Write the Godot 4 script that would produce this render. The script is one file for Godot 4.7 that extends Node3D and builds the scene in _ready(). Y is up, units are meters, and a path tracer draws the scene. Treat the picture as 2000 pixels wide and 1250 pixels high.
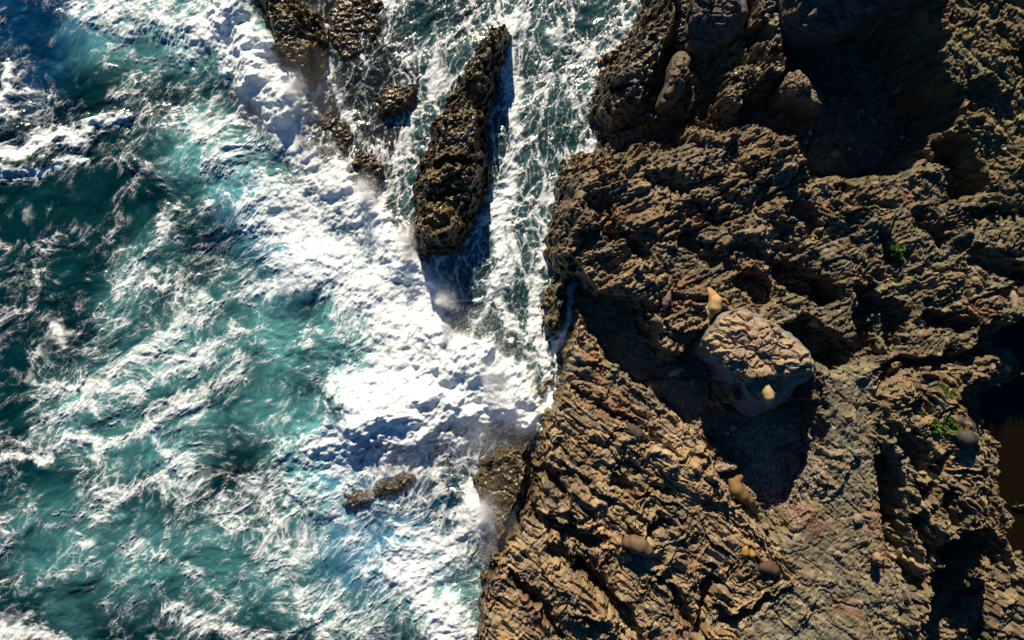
extends Node3D
# A surf coast seen straight down from a drone: open water with a breaking wave on the left,
# a wet sea stack and a channel in the middle, a craggy rock shelf with seals on the right.

const CAM_H := 34.0            # metres above the mean water level
const M_PX := 0.02             # metres per photo pixel at water level
const CELL := 0.08             # layout grid
const GX0 := -24.0
const GZ0 := -17.0
const GW := 600
const GH := 425
const TAN_SUN := 0.56

# layout fields (one value per layout cell)
var L := PackedFloat32Array()      # rough ground height
var ROUGH := PackedFloat32Array()  # how craggy
var FRAME := PackedFloat32Array()  # which way the strata run (0 or 1)
var SAW := PackedFloat32Array()    # how strongly bedded
var TR := PackedFloat32Array()
var TG := PackedFloat32Array()
var TB := PackedFloat32Array()
var REG := PackedByteArray()       # which piece of the rock
var FO := PackedFloat32Array()     # foam cover
var AE := PackedFloat32Array()     # air in the water
var BU := PackedFloat32Array()     # heaped-up white water
var DK := PackedFloat32Array()     # dark water over rock
var BLUE_SHADE := PackedFloat32Array()     # blue shade painted into the water colour
var VF := PackedFloat32Array()     # flow: 0 left sea, 1 channel

var n_warp_a: FastNoiseLite
var n_warp_b: FastNoiseLite
var n_cell: FastNoiseLite
var n_cellv: FastNoiseLite
var n_cell2: FastNoiseLite
var n_cell2v: FastNoiseLite
var n_cell3: FastNoiseLite
var n_cell3v: FastNoiseLite
var n_facet1: FastNoiseLite
var n_facet2: FastNoiseLite
var n_lump: FastNoiseLite
var n_mid: FastNoiseLite
var n_fine: FastNoiseLite
var n_tint: FastNoiseLite
var n_spot: FastNoiseLite
var n_sw: FastNoiseLite
var n_chop: FastNoiseLite
var n_net1: FastNoiseLite
var n_net2: FastNoiseLite
var n_net3: FastNoiseLite
var n_fo1: FastNoiseLite
var n_fo2: FastNoiseLite
var n_fo3: FastNoiseLite
var n_wisp1: FastNoiseLite
var n_wisp2: FastNoiseLite
var n_wisp3: FastNoiseLite
var n_swirl_a: FastNoiseLite
var n_swirl_b: FastNoiseLite
var n_dome1: FastNoiseLite
var n_dome2: FastNoiseLite
var n_dome3: FastNoiseLite
var mats := {}


# ---------------------------------------------------------------- helpers
func at(px: float, py: float, h: float) -> Vector3:
	var k := (CAM_H - h) / CAM_H * M_PX
	return Vector3((px - 1000.0) * k, h, (py - 625.0) * k)


func at2(px: float, py: float, h: float) -> Vector2:
	var p := at(px, py, h)
	return Vector2(p.x, p.z)


func pts2(flat: Array, h: float) -> PackedVector2Array:
	var r := PackedVector2Array()
	for i in range(0, flat.size(), 2):
		r.append(at2(flat[i], flat[i + 1], h))
	return r


func noise(kind: int, freq: float, seed_: int, oct := 1, ridged := false) -> FastNoiseLite:
	var n := FastNoiseLite.new()
	n.noise_type = kind
	n.frequency = freq
	n.seed = seed_
	if oct <= 1:
		n.fractal_type = FastNoiseLite.FRACTAL_NONE
	else:
		n.fractal_type = FastNoiseLite.FRACTAL_RIDGED if ridged else FastNoiseLite.FRACTAL_FBM
		n.fractal_octaves = oct
	return n


func cells(freq: float, seed_: int, ret: int, jitter := 1.0, warp := 0.0, warp_freq := 1.0) -> FastNoiseLite:
	var n := noise(FastNoiseLite.TYPE_CELLULAR, freq, seed_)
	n.cellular_return_type = ret
	n.cellular_jitter = jitter
	if warp > 0.0:
		n.domain_warp_enabled = true
		n.domain_warp_amplitude = warp
		n.domain_warp_frequency = warp_freq
		n.domain_warp_fractal_type = FastNoiseLite.DOMAIN_WARP_FRACTAL_PROGRESSIVE
		n.domain_warp_fractal_octaves = 3
	return n


func sd_poly(p: Vector2, v: PackedVector2Array) -> float:
	var d := (p - v[0]).length_squared()
	var s := 1.0
	var j := v.size() - 1
	for i in v.size():
		var a := v[i]
		var e := v[j] - a
		var w := p - a
		var b := w - e * clampf(w.dot(e) / e.length_squared(), 0.0, 1.0)
		d = minf(d, b.length_squared())
		var c1 := p.y >= a.y
		var c2 := p.y < v[j].y
		var c3 := e.x * w.y > e.y * w.x
		if (c1 and c2 and c3) or (not c1 and not c2 and not c3):
			s = -s
		j = i
	return s * sqrt(d)


func d_line(p: Vector2, v: PackedVector2Array) -> float:
	var d := 1e9
	if v.size() == 1:
		return p.distance_to(v[0])
	for i in v.size() - 1:
		var a := v[i]
		var e := v[i + 1] - a
		var w := p - a
		d = minf(d, (w - e * clampf(w.dot(e) / maxf(e.length_squared(), 1e-6), 0.0, 1.0)).length_squared())
	return sqrt(d)


func box_of(v: PackedVector2Array, m: float) -> Array:
	var lo := v[0]
	var hi := v[0]
	for q in v:
		lo = lo.min(q)
		hi = hi.max(q)
	return [clampi(int((lo.x - m - GX0) / CELL), 0, GW - 1), clampi(int((hi.x + m - GX0) / CELL) + 1, 0, GW - 1), clampi(int((lo.y - m - GZ0) / CELL), 0, GH - 1), clampi(int((hi.y + m - GZ0) / CELL) + 1, 0, GH - 1)]


func cell_at(i: int, j: int) -> Vector2:
	return Vector2(GX0 + i * CELL, GZ0 + j * CELL)


# raises flat-topped ground: height h plus a tilt per metre, sides falling with the slope, b at the outline
func mesa(flat: Array, h: float, slope: float, b: float, gx := 0.0, gz := 0.0) -> void:
	var v := pts2(flat, h)
	var c := Vector2.ZERO
	for q in v:
		c += q / v.size()
	var bx := box_of(v, 3.0 / slope + 0.5)
	for j in range(bx[2], bx[3] + 1):
		for i in range(bx[0], bx[1] + 1):
			var p := cell_at(i, j)
			var s := sd_poly(p, v)
			var val := minf(h + gx * (p.x - c.x) + gz * (p.y - c.y), b - slope * s)
			var k := j * GW + i
			if val > L[k]:
				L[k] = val


# cuts down to a floor inside an outline, walls rising with the slope
func basin(flat: Array, floor_h: float, slope: float, rim := 2.1) -> void:
	var v := pts2(flat, rim)
	var bx := box_of(v, 1.5)
	for j in range(bx[2], bx[3] + 1):
		for i in range(bx[0], bx[1] + 1):
			var s := sd_poly(cell_at(i, j), v)
			var k := j * GW + i
			var val := floor_h + slope * maxf(0.0, s)
			if val < L[k]:
				L[k] = val


# lowers or raises the ground along a line by amt
func groove(flat: Array, hw_px: float, amt: float, edge := 0.22, h := 2.2) -> void:
	var v := pts2(flat, h)
	var hw := hw_px * M_PX
	var bx := box_of(v, hw + edge + 0.1)
	for j in range(bx[2], bx[3] + 1):
		for i in range(bx[0], bx[1] + 1):
			var d := d_line(cell_at(i, j), v)
			if d < hw + edge:
				L[j * GW + i] += amt * (1.0 - smoothstep(hw - edge, hw + edge, d))


# paints a field along a line with a soft edge; mode 0 adds, 1 takes the larger, 2 mixes towards
func stroke(f: PackedFloat32Array, flat: Array, r_px: float, amt: float, mode := 1, h := 0.0, soft := 1.0) -> void:
	var v := pts2(flat, h)
	var r := r_px * M_PX
	var bx := box_of(v, r * 1.1)
	for j in range(bx[2], bx[3] + 1):
		for i in range(bx[0], bx[1] + 1):
			var d := d_line(cell_at(i, j), v) / r
			if d < 1.0:
				var w := 1.0 - smoothstep(1.0 - soft, 1.0, d)
				var k := j * GW + i
				if mode == 0:
					f[k] += amt * w
				elif mode == 1:
					f[k] = maxf(f[k], amt * w)
				else:
					f[k] = lerpf(f[k], amt, w)


# gives a piece of ground its character: roughness, bedding, colour
func region(id: int, flat: Array, rough: float, frame: float, saw: float, tint: Color, soft := 0.6, h := 2.0) -> void:
	var v := pts2(flat, h)
	var bx := box_of(v, soft)
	for j in range(bx[2], bx[3] + 1):
		for i in range(bx[0], bx[1] + 1):
			var s := sd_poly(cell_at(i, j), v)
			var w := 1.0 - smoothstep(-soft, soft, s)
			if w <= 0.0:
				continue
			var k := j * GW + i
			if s < 0.0 and id >= 0:
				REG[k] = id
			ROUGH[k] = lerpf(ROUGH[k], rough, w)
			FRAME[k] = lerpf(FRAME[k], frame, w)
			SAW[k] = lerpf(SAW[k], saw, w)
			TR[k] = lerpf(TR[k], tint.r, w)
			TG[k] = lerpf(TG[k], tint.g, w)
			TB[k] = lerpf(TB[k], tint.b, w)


func samp(f: PackedFloat32Array, x: float, z: float) -> float:
	var u := clampf((x - GX0) / CELL, 0.0, GW - 1.001)
	var v := clampf((z - GZ0) / CELL, 0.0, GH - 1.001)
	var i := int(u)
	var j := int(v)
	u -= i
	v -= j
	var k := j * GW + i
	return (f[k] * (1.0 - u) + f[k + 1] * u) * (1.0 - v) + (f[k + GW] * (1.0 - u) + f[k + GW + 1] * u) * v


func samp_reg(x: float, z: float) -> int:
	return REG[clampi(int((z - GZ0) / CELL + 0.5), 0, GH - 1) * GW + clampi(int((x - GX0) / CELL + 0.5), 0, GW - 1)]


# ---------------------------------------------------------------- rock shape
func crag(x: float, z: float, cx: float, cz: float, saw: float) -> float:
	# u runs along the beds, v across them and down the picture
	var u := x * cx + z * cz
	var v := -x * cz + z * cx
	var st := lerpf(0.62, 0.36, saw)
	var c := n_cell.get_noise_2d(u * st, v) + 1.0
	var b := n_cellv.get_noise_2d(u * st, v)
	var c2 := n_cell2.get_noise_2d(u * st, v) + 1.0
	var b2 := n_cell2v.get_noise_2d(u * st, v)
	var c3 := n_cell3.get_noise_2d(u * st, v) + 1.0
	var m := n_mid.get_noise_2d(u * st, v)
	var f1 := n_facet1.get_noise_2d(u * st, v)
	var f2 := n_facet2.get_noise_2d(u * st, v)
	var d := 0.14 * b - 0.17 * (1.0 - smoothstep(0.0, 0.07, c)) - 0.26 * (f1 + 0.5)
	d += 0.05 * b2 - 0.08 * (1.0 - smoothstep(0.0, 0.11, c2)) - 0.13 * (f2 + 0.5)
	d -= 0.03 * (1.0 - smoothstep(0.0, 0.25, c3))
	if saw > 0.01:
		var s := v * 0.80 + m * 0.35 + b * 0.35
		s -= floorf(s)
		var t := v * 3.6 + m * 1.2 + b2 * 0.7 + 0.3
		t -= floorf(t)
		var cut := s if s < 0.9 else (1.0 - s) * 9.0
		var cut2 := t if t < 0.85 else (1.0 - t) * 5.6
		d += saw * (0.24 * (cut - 0.45) * (0.6 + 0.7 * b) + 0.07 * (cut2 - 0.45) * (1.0 + b))
	return d + 0.06 * m


func ground(x: float, z: float) -> float:
	var wx := n_warp_a.get_noise_2d(x, z)
	var wz := n_warp_b.get_noise_2d(x, z)
	var px := x + 0.26 * wx + 0.10 * n_warp_a.get_noise_2d(x * 3.5 + 7.0, z * 3.5)
	var pz := z + 0.26 * wz + 0.10 * n_warp_b.get_noise_2d(x * 3.5 + 7.0, z * 3.5)
	var h := samp(L, px, pz)
	if h < -0.9:
		return h
	var rough := samp(ROUGH, x, z)
	var fr := samp(FRAME, x, z)
	var saw := samp(SAW, x, z)
	var gx := (samp(L, px + 0.12, pz) - h) / 0.12
	var gz := (samp(L, px, pz + 0.12) - h) / 0.12
	var steep := smoothstep(0.7, 2.0, sqrt(gx * gx + gz * gz))
	saw *= clampf(0.85 + 1.0 * n_swirl_a.get_noise_2d(x * 2.1 + 60.0, z * 2.1), 0.1, 1.1)
	var d := 0.0
	if fr < 0.98:
		d = crag(x, z, 0.93, -0.37, saw) * (1.0 - fr)
	if fr > 0.02:
		d += crag(x, z, 0.80, 0.60, saw) * fr
	var l := n_lump.get_noise_2d(x, z)
	var f := n_fine.get_noise_2d(x, z)
	if steep > 0.0:
		# broken ledges on the steep faces
		var n3 := n_mid.get_noise_3d(x * 1.1, h * 1.1, z * 1.1)
		var t := (h + 0.35 * n3) / 0.42
		var fl := floorf(t)
		h = lerpf(h, 0.42 * (fl + smoothstep(0.35, 0.65, t - fl)), steep * 0.8) + steep * (0.22 * n3 + 0.12 * n_fine.get_noise_3d(x * 0.7, h * 0.7, z * 0.7))
		d *= 1.0 - 0.6 * steep
	rough *= 0.92 + 0.65 * n_swirl_b.get_noise_2d(x * 1.6 + 5.0, z * 1.6)
	return h + rough * (d * 1.15 + 0.22 * l + (0.10 - 0.055 * saw) * f) + 0.012 * f


func rock_tint(x: float, z: float, h: float) -> Color:
	var t := n_tint.get_noise_2d(x, z)
	var s := n_spot.get_noise_2d(x, z)
	var q := n_tint.get_noise_2d(x * 6.0 + 31.0, z * 6.0)
	var c := Color(samp(TR, x, z), samp(TG, x, z), samp(TB, x, z) * 0.85) * 0.82
	var fr := samp(FRAME, x, z)
	var ax := 0.80 if fr > 0.5 else 0.93
	var az := 0.60 if fr > 0.5 else -0.37
	var u := x * ax + z * az
	var v := -x * az + z * ax
	var blk := n_cell2v.get_noise_2d(u * 0.55, v)
	var sml := n_cell3v.get_noise_2d(u * 0.6, v)
	var k := maxf(0.25, 1.0 + 0.40 * t + 0.35 * s + 0.20 * blk + 0.24 * sml)
	q += 0.8 * blk
	k *= 1.0 + 0.45 * n_swirl_a.get_noise_2d(x * 1.3 + 20.0, z * 1.3)
	c = Color(c.r * k * (1.0 + 0.10 * q), c.g * k, c.b * k * (1.0 - 0.14 * q))
	# weed and wet below the splash line
	var wet := 1.0 - smoothstep(0.35, 1.25, h + 0.35 * t)
	if x < 4.5 and wet > 0.0:
		c = c.lerp((Color(0.085, 0.06, 0.021) if x > 0.9 else Color(0.04, 0.03, 0.015)) * (1.0 + 0.6 * s), wet * 0.75)
	# pale lichen specks and rusty stains
	if h < 1.0 and x < 1.0:
		return c
	if s > 0.3:
		c = c.lerp(Color(0.36, 0.295, 0.20), minf((s - 0.3) * 1.4, 0.6))
	var sm := n_tint.get_noise_2d(x * 2.2 - 50.0, z * 2.2)
	if sm > 0.25:
		c = c.lerp(Color(0.115, 0.115, 0.105), minf((sm - 0.25) * 2.2, 0.6))
	if t < -0.25:
		c = c.lerp(Color(0.20, 0.095, 0.045), minf((-t - 0.25) * 2.0, 0.5))
	return c


# ---------------------------------------------------------------- the water
# returns height, foam, then the colour
func thread(w: float, e: float) -> float:
	return 1.0 - smoothstep(0.4 * w, w, e)


func water(x: float, z: float) -> PackedFloat32Array:
	var w1 := n_warp_a.get_noise_2d(x * 0.55, z * 0.55)
	var w2 := n_warp_b.get_noise_2d(x * 0.55, z * 0.55)
	var px := x + 0.55 * w1 + 0.12 * n_warp_b.get_noise_2d(x * 3.0, z * 3.0)
	var pz := z + 0.55 * w2 + 0.12 * n_warp_a.get_noise_2d(x * 3.0 + 9.0, z * 3.0)
	var fo := samp(FO, px, pz)
	var ae := samp(AE, px, pz)
	var bu := samp(BU, px, pz)
	var dk := samp(DK, px, pz)
	var blue_shade := samp(BLUE_SHADE, x, z)
	var vf := samp(VF, x, z)
	# flow axes
	var u1 := x * 0.83 - z * 0.55
	var v1 := x * 0.55 + z * 0.83
	var sw1 := n_swirl_a.get_noise_2d(x, z)
	var sw2 := n_swirl_b.get_noise_2d(x, z)
	var a := Vector2(u1 * 0.6 + 0.35 * sw1, v1 + 0.55 * sw2)
	var b := Vector2(x * 1.0 + 0.12 * z + 0.35 * sw1, z * 0.62 - x * 0.05 + 0.35 * sw2)
	var m := n_fo1.get_noise_2d(a.x, a.y)
	var g := n_fo2.get_noise_2d(a.x, a.y)
	var q := n_fo3.get_noise_2d(a.x, a.y)
	var cover := fo + 0.24 * m
	var net := 0.0
	if vf < 0.98:
		# ropes and torn wisps drawn out along the flow
		var wl := clampf(cover, 0.0, 0.9)
		var r1 := absf(n_wisp1.get_noise_2d(a.x, a.y))
		var r3 := absf(n_wisp3.get_noise_2d(a.x, a.y))
		var f1 := n_net1.get_noise_2d(a.x, a.y) + 1.0
		var f2 := n_net2.get_noise_2d(a.x, a.y) + 1.0
		var f3 := n_net3.get_noise_2d(a.x, a.y) + 1.0
		net = 0.85 * (thread(0.02 + 0.09 * wl, r1)) * smoothstep(-0.3, 0.2, g)
		net = maxf(net, thread(0.03 + 0.06 * wl + 0.16 * wl * wl, f1))
		net = maxf(net, 0.9 * (thread(0.03 + 0.05 * wl + 0.18 * wl * wl, f2)))
		net = maxf(net, 0.7 * (1.0 - smoothstep(0.02, 0.03 + 0.26 * clampf(wl - 0.12, 0.0, 1.0), f3)))
		net = maxf(net, 0.6 * (thread(0.03 + 0.12 * wl, r3)) * smoothstep(-0.2, 0.3, g))
		net *= smoothstep(0.08, 0.52, cover + 0.28 * g)
		net *= 1.0 - vf
	if vf > 0.02:
		# lace of bubbles
		var wd := clampf(cover, 0.0, 1.0)
		var e1 := n_net1.get_noise_2d(b.x, b.y) + 1.0
		var e2 := n_net2.get_noise_2d(b.x, b.y) + 1.0
		var e3 := n_net3.get_noise_2d(b.x, b.y) + 1.0
		var lace := maxf(thread(0.03 + 0.16 * wd * wd + 0.05 * wd, e1), 0.85 * (thread(0.03 + 0.15 * wd * wd + 0.05 * wd, e2)))
		lace = maxf(lace, 0.6 * (1.0 - smoothstep(0.02, 0.04 + 0.20 * clampf(wd - 0.3, 0.0, 1.0), e3)))
		net = maxf(net, lace * smoothstep(0.08, 0.50, cover + 0.25 * g) * vf)
	var big := smoothstep(0.2, 0.7, bu)
	var solid := smoothstep(0.46 + 0.12 * vf, 1.0 + 0.1 * vf + 0.25 * big, cover + (0.42 - 0.1 * big) * g + 0.16 * q + 0.25 * big * m)
	var veil := (0.10 - 0.07 * vf) * smoothstep(0.15, 0.75, cover + 0.5 * g)
	var foam := clampf(maxf(net * (0.82 + 0.5 * q), solid) + veil * (1.0 - net), 0.0, 1.0)
	# heaps
	var hp := bu * (0.78 + 0.34 * m)
	var d1 := -n_dome1.get_noise_2d(x, z)
	var d2 := -n_dome2.get_noise_2d(x, z)
	var d3 := -n_dome3.get_noise_2d(x, z)
	var puff := clampf(bu * 1.6, 0.0, 1.0)
	hp += puff * (0.20 * (d1 - 0.5) + 0.075 * (d2 - 0.5))
	var h := 0.20 * n_sw.get_noise_2d(a.x, a.y) + 0.055 * n_chop.get_noise_2d(a.x, a.y) + hp
	h += foam * (0.035 + 0.03 * g + 0.025 * (d2 - 0.5)) + 0.018 * (d3 - 0.5) * (0.4 + 0.6 * foam)
	h += 0.05 * smoothstep(0.2, 0.9, fo) * n_chop.get_noise_2d(x * 1.7, z * 1.7)
	# colour of the water body: deep, aerated, dark over rock, painted blue shade
	var air := clampf(ae + 0.45 * fo * ae + 0.40 * m * (0.2 + ae) + 0.16 * g * (0.3 + ae) + 0.25 * smoothstep(0.3, 0.9, cover), 0.0, 1.0)
	var cr := lerpf(0.0005, 0.075, air)
	var cg := lerpf(0.021, 0.27, air)
	var cb := lerpf(0.027, 0.29, air)
	if blue_shade > 0.0:
		cr = lerpf(cr, 0.001 + 0.05 * air, blue_shade)
		cg = lerpf(cg, 0.028 + 0.2 * air, blue_shade)
		cb = lerpf(cb, 0.085 + 0.34 * air, blue_shade)
	if dk > 0.0:
		cr = lerpf(cr, 0.008, dk)
		cg = lerpf(cg, 0.014, dk)
		cb = lerpf(cb, 0.013, dk)
	var white := foam * 0.94
	return PackedFloat32Array([h, foam, lerpf(cr, 0.73, white), lerpf(cg, 0.79, white), lerpf(cb, 0.82, white)])


# ---------------------------------------------------------------- sheets over a grid, rows in parallel
var job_x := PackedFloat32Array()
var job_z := PackedFloat32Array()
var job_rows: Array = []
var job_water := false


func axis(lo: float, hi: float, step: float, far_lo: float, far_hi: float) -> PackedFloat32Array:
	var a := PackedFloat32Array()
	var before := PackedFloat32Array()
	var s := step
	var x := lo
	while x > far_lo:
		s *= 1.22
		x -= s
		before.append(x)
	before.reverse()
	a.append_array(before)
	x = lo
	while x < hi:
		a.append(x)
		x += step
	a.append(hi)
	s = step
	x = hi
	while x < far_hi:
		s *= 1.22
		x += s
		a.append(x)
	if a[a.size() - 1] - a[a.size() - 2] < step * 0.25:
		a.remove_at(a.size() - 2)
	return a


func land_row(j: int) -> void:
	var z := job_z[j]
	var n := job_x.size()
	var out := PackedFloat32Array()
	out.resize(n * 4)
	for i in n:
		var x := job_x[i]
		var h := ground(x, z)
		out[i] = h
		if h > -0.6:
			var c := rock_tint(x, z, h)
			out[n + i * 3] = c.r
			out[n + i * 3 + 1] = c.g
			out[n + i * 3 + 2] = c.b
	job_rows[j] = out


func water_row(j: int) -> void:
	var z := job_z[j]
	var n := job_x.size()
	var out := PackedFloat32Array()
	out.resize(n * 5)
	for i in n:
		var x := job_x[i]
		if samp(L, x, z) > 1.5:
			out[i] = -99.0
			continue
		var r := water(x, z)
		out[i] = r[0]
		out[n + i * 3] = r[2]
		out[n + i * 3 + 1] = r[3]
		out[n + i * 3 + 2] = r[4]
		out[n * 4 + i] = r[1]
	job_rows[j] = out


func compute_rows(xs: PackedFloat32Array, zs: PackedFloat32Array, wet: bool) -> void:
	job_x = xs
	job_z = zs
	job_rows = []
	job_rows.resize(zs.size())
	var id := WorkerThreadPool.add_group_task(water_row if wet else land_row, zs.size(), -1, true)
	WorkerThreadPool.wait_for_group_task_completion(id)


# one mesh from the triangles listed in tri (grid vertex numbers), with normals from the grid
func sheet(tri: PackedInt32Array) -> ArrayMesh:
	var n := job_x.size()
	var map := PackedInt32Array()
	map.resize(n * job_z.size())
	map.fill(-1)
	var vs := PackedVector3Array()
	var ns := PackedVector3Array()
	var cs := PackedColorArray()
	var idx := PackedInt32Array()
	idx.resize(tri.size())
	var nz := job_z.size()
	for t in tri.size():
		var g := tri[t]
		var m := map[g]
		if m < 0:
			m = vs.size()
			map[g] = m
			var j := g / n
			var i := g % n
			var row: PackedFloat32Array = job_rows[j]
			var x := job_x[i]
			var z := job_z[j]
			vs.append(Vector3(x, row[i], z))
			var i0 := maxi(i - 1, 0)
			var i1 := mini(i + 1, n - 1)
			var up: PackedFloat32Array = job_rows[maxi(j - 1, 0)]
			var dn: PackedFloat32Array = job_rows[mini(j + 1, nz - 1)]
			ns.append(Vector3(-(row[i1] - row[i0]) / (job_x[i1] - job_x[i0]), 1.0, -(dn[i] - up[i]) / (job_z[mini(j + 1, nz - 1)] - job_z[maxi(j - 1, 0)])).normalized())
			cs.append(Color(row[n + i * 3], row[n + i * 3 + 1], row[n + i * 3 + 2]))
		idx[t] = m
	var ar := []
	ar.resize(Mesh.ARRAY_MAX)
	ar[Mesh.ARRAY_VERTEX] = vs
	ar[Mesh.ARRAY_NORMAL] = ns
	ar[Mesh.ARRAY_COLOR] = cs
	ar[Mesh.ARRAY_INDEX] = idx
	var am := ArrayMesh.new()
	am.add_surface_from_arrays(Mesh.PRIMITIVE_TRIANGLES, ar)
	return am


# ---------------------------------------------------------------- naming
func put(called: String, mesh: Mesh, m: Material, parent: Node = null) -> MeshInstance3D:
	var o := MeshInstance3D.new()
	o.name = called
	o.mesh = mesh
	o.material_override = m
	(parent if parent else self).add_child(o, true)
	return o


var used := {}


func numbered(called: String) -> String:
	var k: int = used.get(called, 0)
	used[called] = k + 1
	return called if k == 0 else "%s_%03d" % [called, k]


func tag(o: Node, label: String, category := "", group := "", kind := "") -> void:
	if label:
		o.set_meta("label", label)
	if category:
		o.set_meta("category", category)
	if group:
		o.set_meta("group", group)
	if kind:
		o.set_meta("kind", kind)


func mat(rough: float, spec := 0.5, vc := true, col := Color.WHITE) -> StandardMaterial3D:
	var m := StandardMaterial3D.new()
	m.vertex_color_use_as_albedo = vc
	m.albedo_color = col
	m.roughness = rough
	m.metallic_specular = spec
	return m


# ---------------------------------------------------------------- build
func _ready() -> void:
	var t0 := Time.get_ticks_msec()
	setup_view()
	setup_noise()
	lay_out_land()
	lay_out_sea()
	print("layout ", Time.get_ticks_msec() - t0)
	build_land()
	print("land ", Time.get_ticks_msec() - t0)
	build_islets()
	build_sea()
	print("sea ", Time.get_ticks_msec() - t0)
	build_pond()
	build_boulders()
	build_stones()
	build_seals()
	build_plants()
	build_spray()
	print("all ", Time.get_ticks_msec() - t0)


func setup_view() -> void:
	var cam := Camera3D.new()
	cam.name = "camera"
	cam.fov = rad_to_deg(2.0 * atan(12.5 / CAM_H))
	cam.near = 0.5
	cam.far = 400.0
	add_child(cam)
	cam.position = Vector3(0, CAM_H, 0)
	cam.rotation_degrees = Vector3(-90, 0, 0)
	cam.current = true
	var sky_m := ProceduralSkyMaterial.new()
	sky_m.sky_top_color = Color(0.05, 0.36, 0.60)
	sky_m.sky_horizon_color = Color(0.24, 0.52, 0.68)
	sky_m.sky_curve = 0.12
	sky_m.ground_bottom_color = Color(0.05, 0.08, 0.10)
	sky_m.ground_horizon_color = Color(0.2, 0.3, 0.4)
	sky_m.sky_energy_multiplier = 1.0
	var sky := Sky.new()
	sky.sky_material = sky_m
	var env := Environment.new()
	env.background_mode = Environment.BG_SKY
	env.sky = sky
	env.background_energy_multiplier = 0.34
	env.tonemap_mode = Environment.TONE_MAPPER_LINEAR
	env.tonemap_exposure = 1.75
	env.volumetric_fog_enabled = true
	env.volumetric_fog_density = 0.0
	env.sdfgi_enabled = true
	env.ssao_enabled = true
	env.ssil_enabled = true
	var we := WorldEnvironment.new()
	we.name = "world_environment"
	we.environment = env
	add_child(we)
	var sun := DirectionalLight3D.new()
	sun.name = "sun"
	sun.light_energy = 1.6
	sun.light_color = Color(1.0, 0.925, 0.82)
	sun.light_angular_distance = 0.5
	sun.shadow_enabled = true
	add_child(sun)
	var d := Vector3(0.13, -TAN_SUN, 1.0).normalized()
	sun.look_at_from_position(Vector3(0, 40, -40), Vector3(0, 40, -40) + d, Vector3.UP)


func setup_noise() -> void:
	var S := FastNoiseLite.TYPE_SIMPLEX_SMOOTH
	n_warp_a = noise(S, 0.8, 11, 4)
	n_warp_b = noise(S, 0.8, 12, 4)
	n_cell = cells(0.8, 21, FastNoiseLite.RETURN_DISTANCE2_SUB, 1.0, 0.35, 1.1)
	n_cellv = cells(0.8, 21, FastNoiseLite.RETURN_CELL_VALUE, 1.0, 0.35, 1.1)
	n_cell2 = cells(2.7, 22, FastNoiseLite.RETURN_DISTANCE2_SUB, 1.0, 0.12, 3.0)
	n_cell2v = cells(2.7, 22, FastNoiseLite.RETURN_CELL_VALUE, 1.0, 0.12, 3.0)
	n_cell3 = cells(7.5, 23, FastNoiseLite.RETURN_DISTANCE2_SUB, 1.0, 0.06, 6.0)
	n_cell3v = cells(7.5, 23, FastNoiseLite.RETURN_CELL_VALUE, 1.0, 0.06, 6.0)
	n_facet1 = cells(1.15, 24, FastNoiseLite.RETURN_DISTANCE, 1.0, 0.16, 1.4)
	n_facet1.cellular_distance_function = FastNoiseLite.DISTANCE_MANHATTAN
	n_facet2 = cells(3.3, 25, FastNoiseLite.RETURN_DISTANCE, 1.0, 0.06, 3.5)
	n_facet2.cellular_distance_function = FastNoiseLite.DISTANCE_MANHATTAN
	n_lump = noise(S, 0.55, 31, 3)
	n_mid = noise(S, 1.7, 32, 3)
	n_fine = noise(S, 5.0, 33, 3)
	n_tint = noise(S, 0.45, 41, 4)
	n_spot = noise(S, 3.2, 42, 3)
	n_sw = noise(S, 0.28, 51, 3)
	n_chop = noise(S, 1.3, 52, 3)
	n_net1 = cells(0.62, 61, FastNoiseLite.RETURN_DISTANCE2_SUB, 1.0, 0.9, 0.6)
	n_net2 = cells(1.5, 62, FastNoiseLite.RETURN_DISTANCE2_SUB, 1.0, 0.4, 1.4)
	n_net3 = cells(3.6, 63, FastNoiseLite.RETURN_DISTANCE2_SUB, 1.0, 0.16, 3.0)
	n_fo1 = noise(S, 0.55, 71, 4)
	n_fo2 = noise(S, 2.2, 72, 4)
	n_fo3 = noise(S, 7.0, 73, 3)
	n_wisp1 = noise(S, 0.45, 74, 3)
	n_wisp2 = noise(S, 1.0, 75, 3)
	n_swirl_a = noise(S, 0.24, 91, 2)
	n_swirl_b = noise(S, 0.24, 92, 2)
	n_wisp3 = noise(S, 2.3, 76, 2)
	n_dome1 = cells(0.85, 81, FastNoiseLite.RETURN_DISTANCE, 1.0, 0.35, 1.0)
	n_dome2 = cells(2.3, 82, FastNoiseLite.RETURN_DISTANCE, 1.0, 0.15, 2.4)
	n_dome3 = cells(6.0, 83, FastNoiseLite.RETURN_DISTANCE, 1.0, 0.06, 6.0)
	for f in [L, ROUGH, FRAME, SAW, TR, TG, TB, FO, AE, BU, DK, BLUE_SHADE, VF]:
		f.resize(GW * GH)
	L = filled(-3.0)
	ROUGH = filled(1.0)
	FRAME = filled(0.0)
	SAW = filled(0.35)
	TR = filled(0.135)
	TG = filled(0.108)
	TB = filled(0.078)
	FO = filled(0.24)
	AE = filled(0.0)
	BU = filled(0.0)
	DK = filled(0.0)
	BLUE_SHADE = filled(0.0)
	VF = filled(0.0)
	REG.resize(GW * GH)


func filled(v: float) -> PackedFloat32Array:
	var f := PackedFloat32Array()
	f.resize(GW * GH)
	f.fill(v)
	return f


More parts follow.
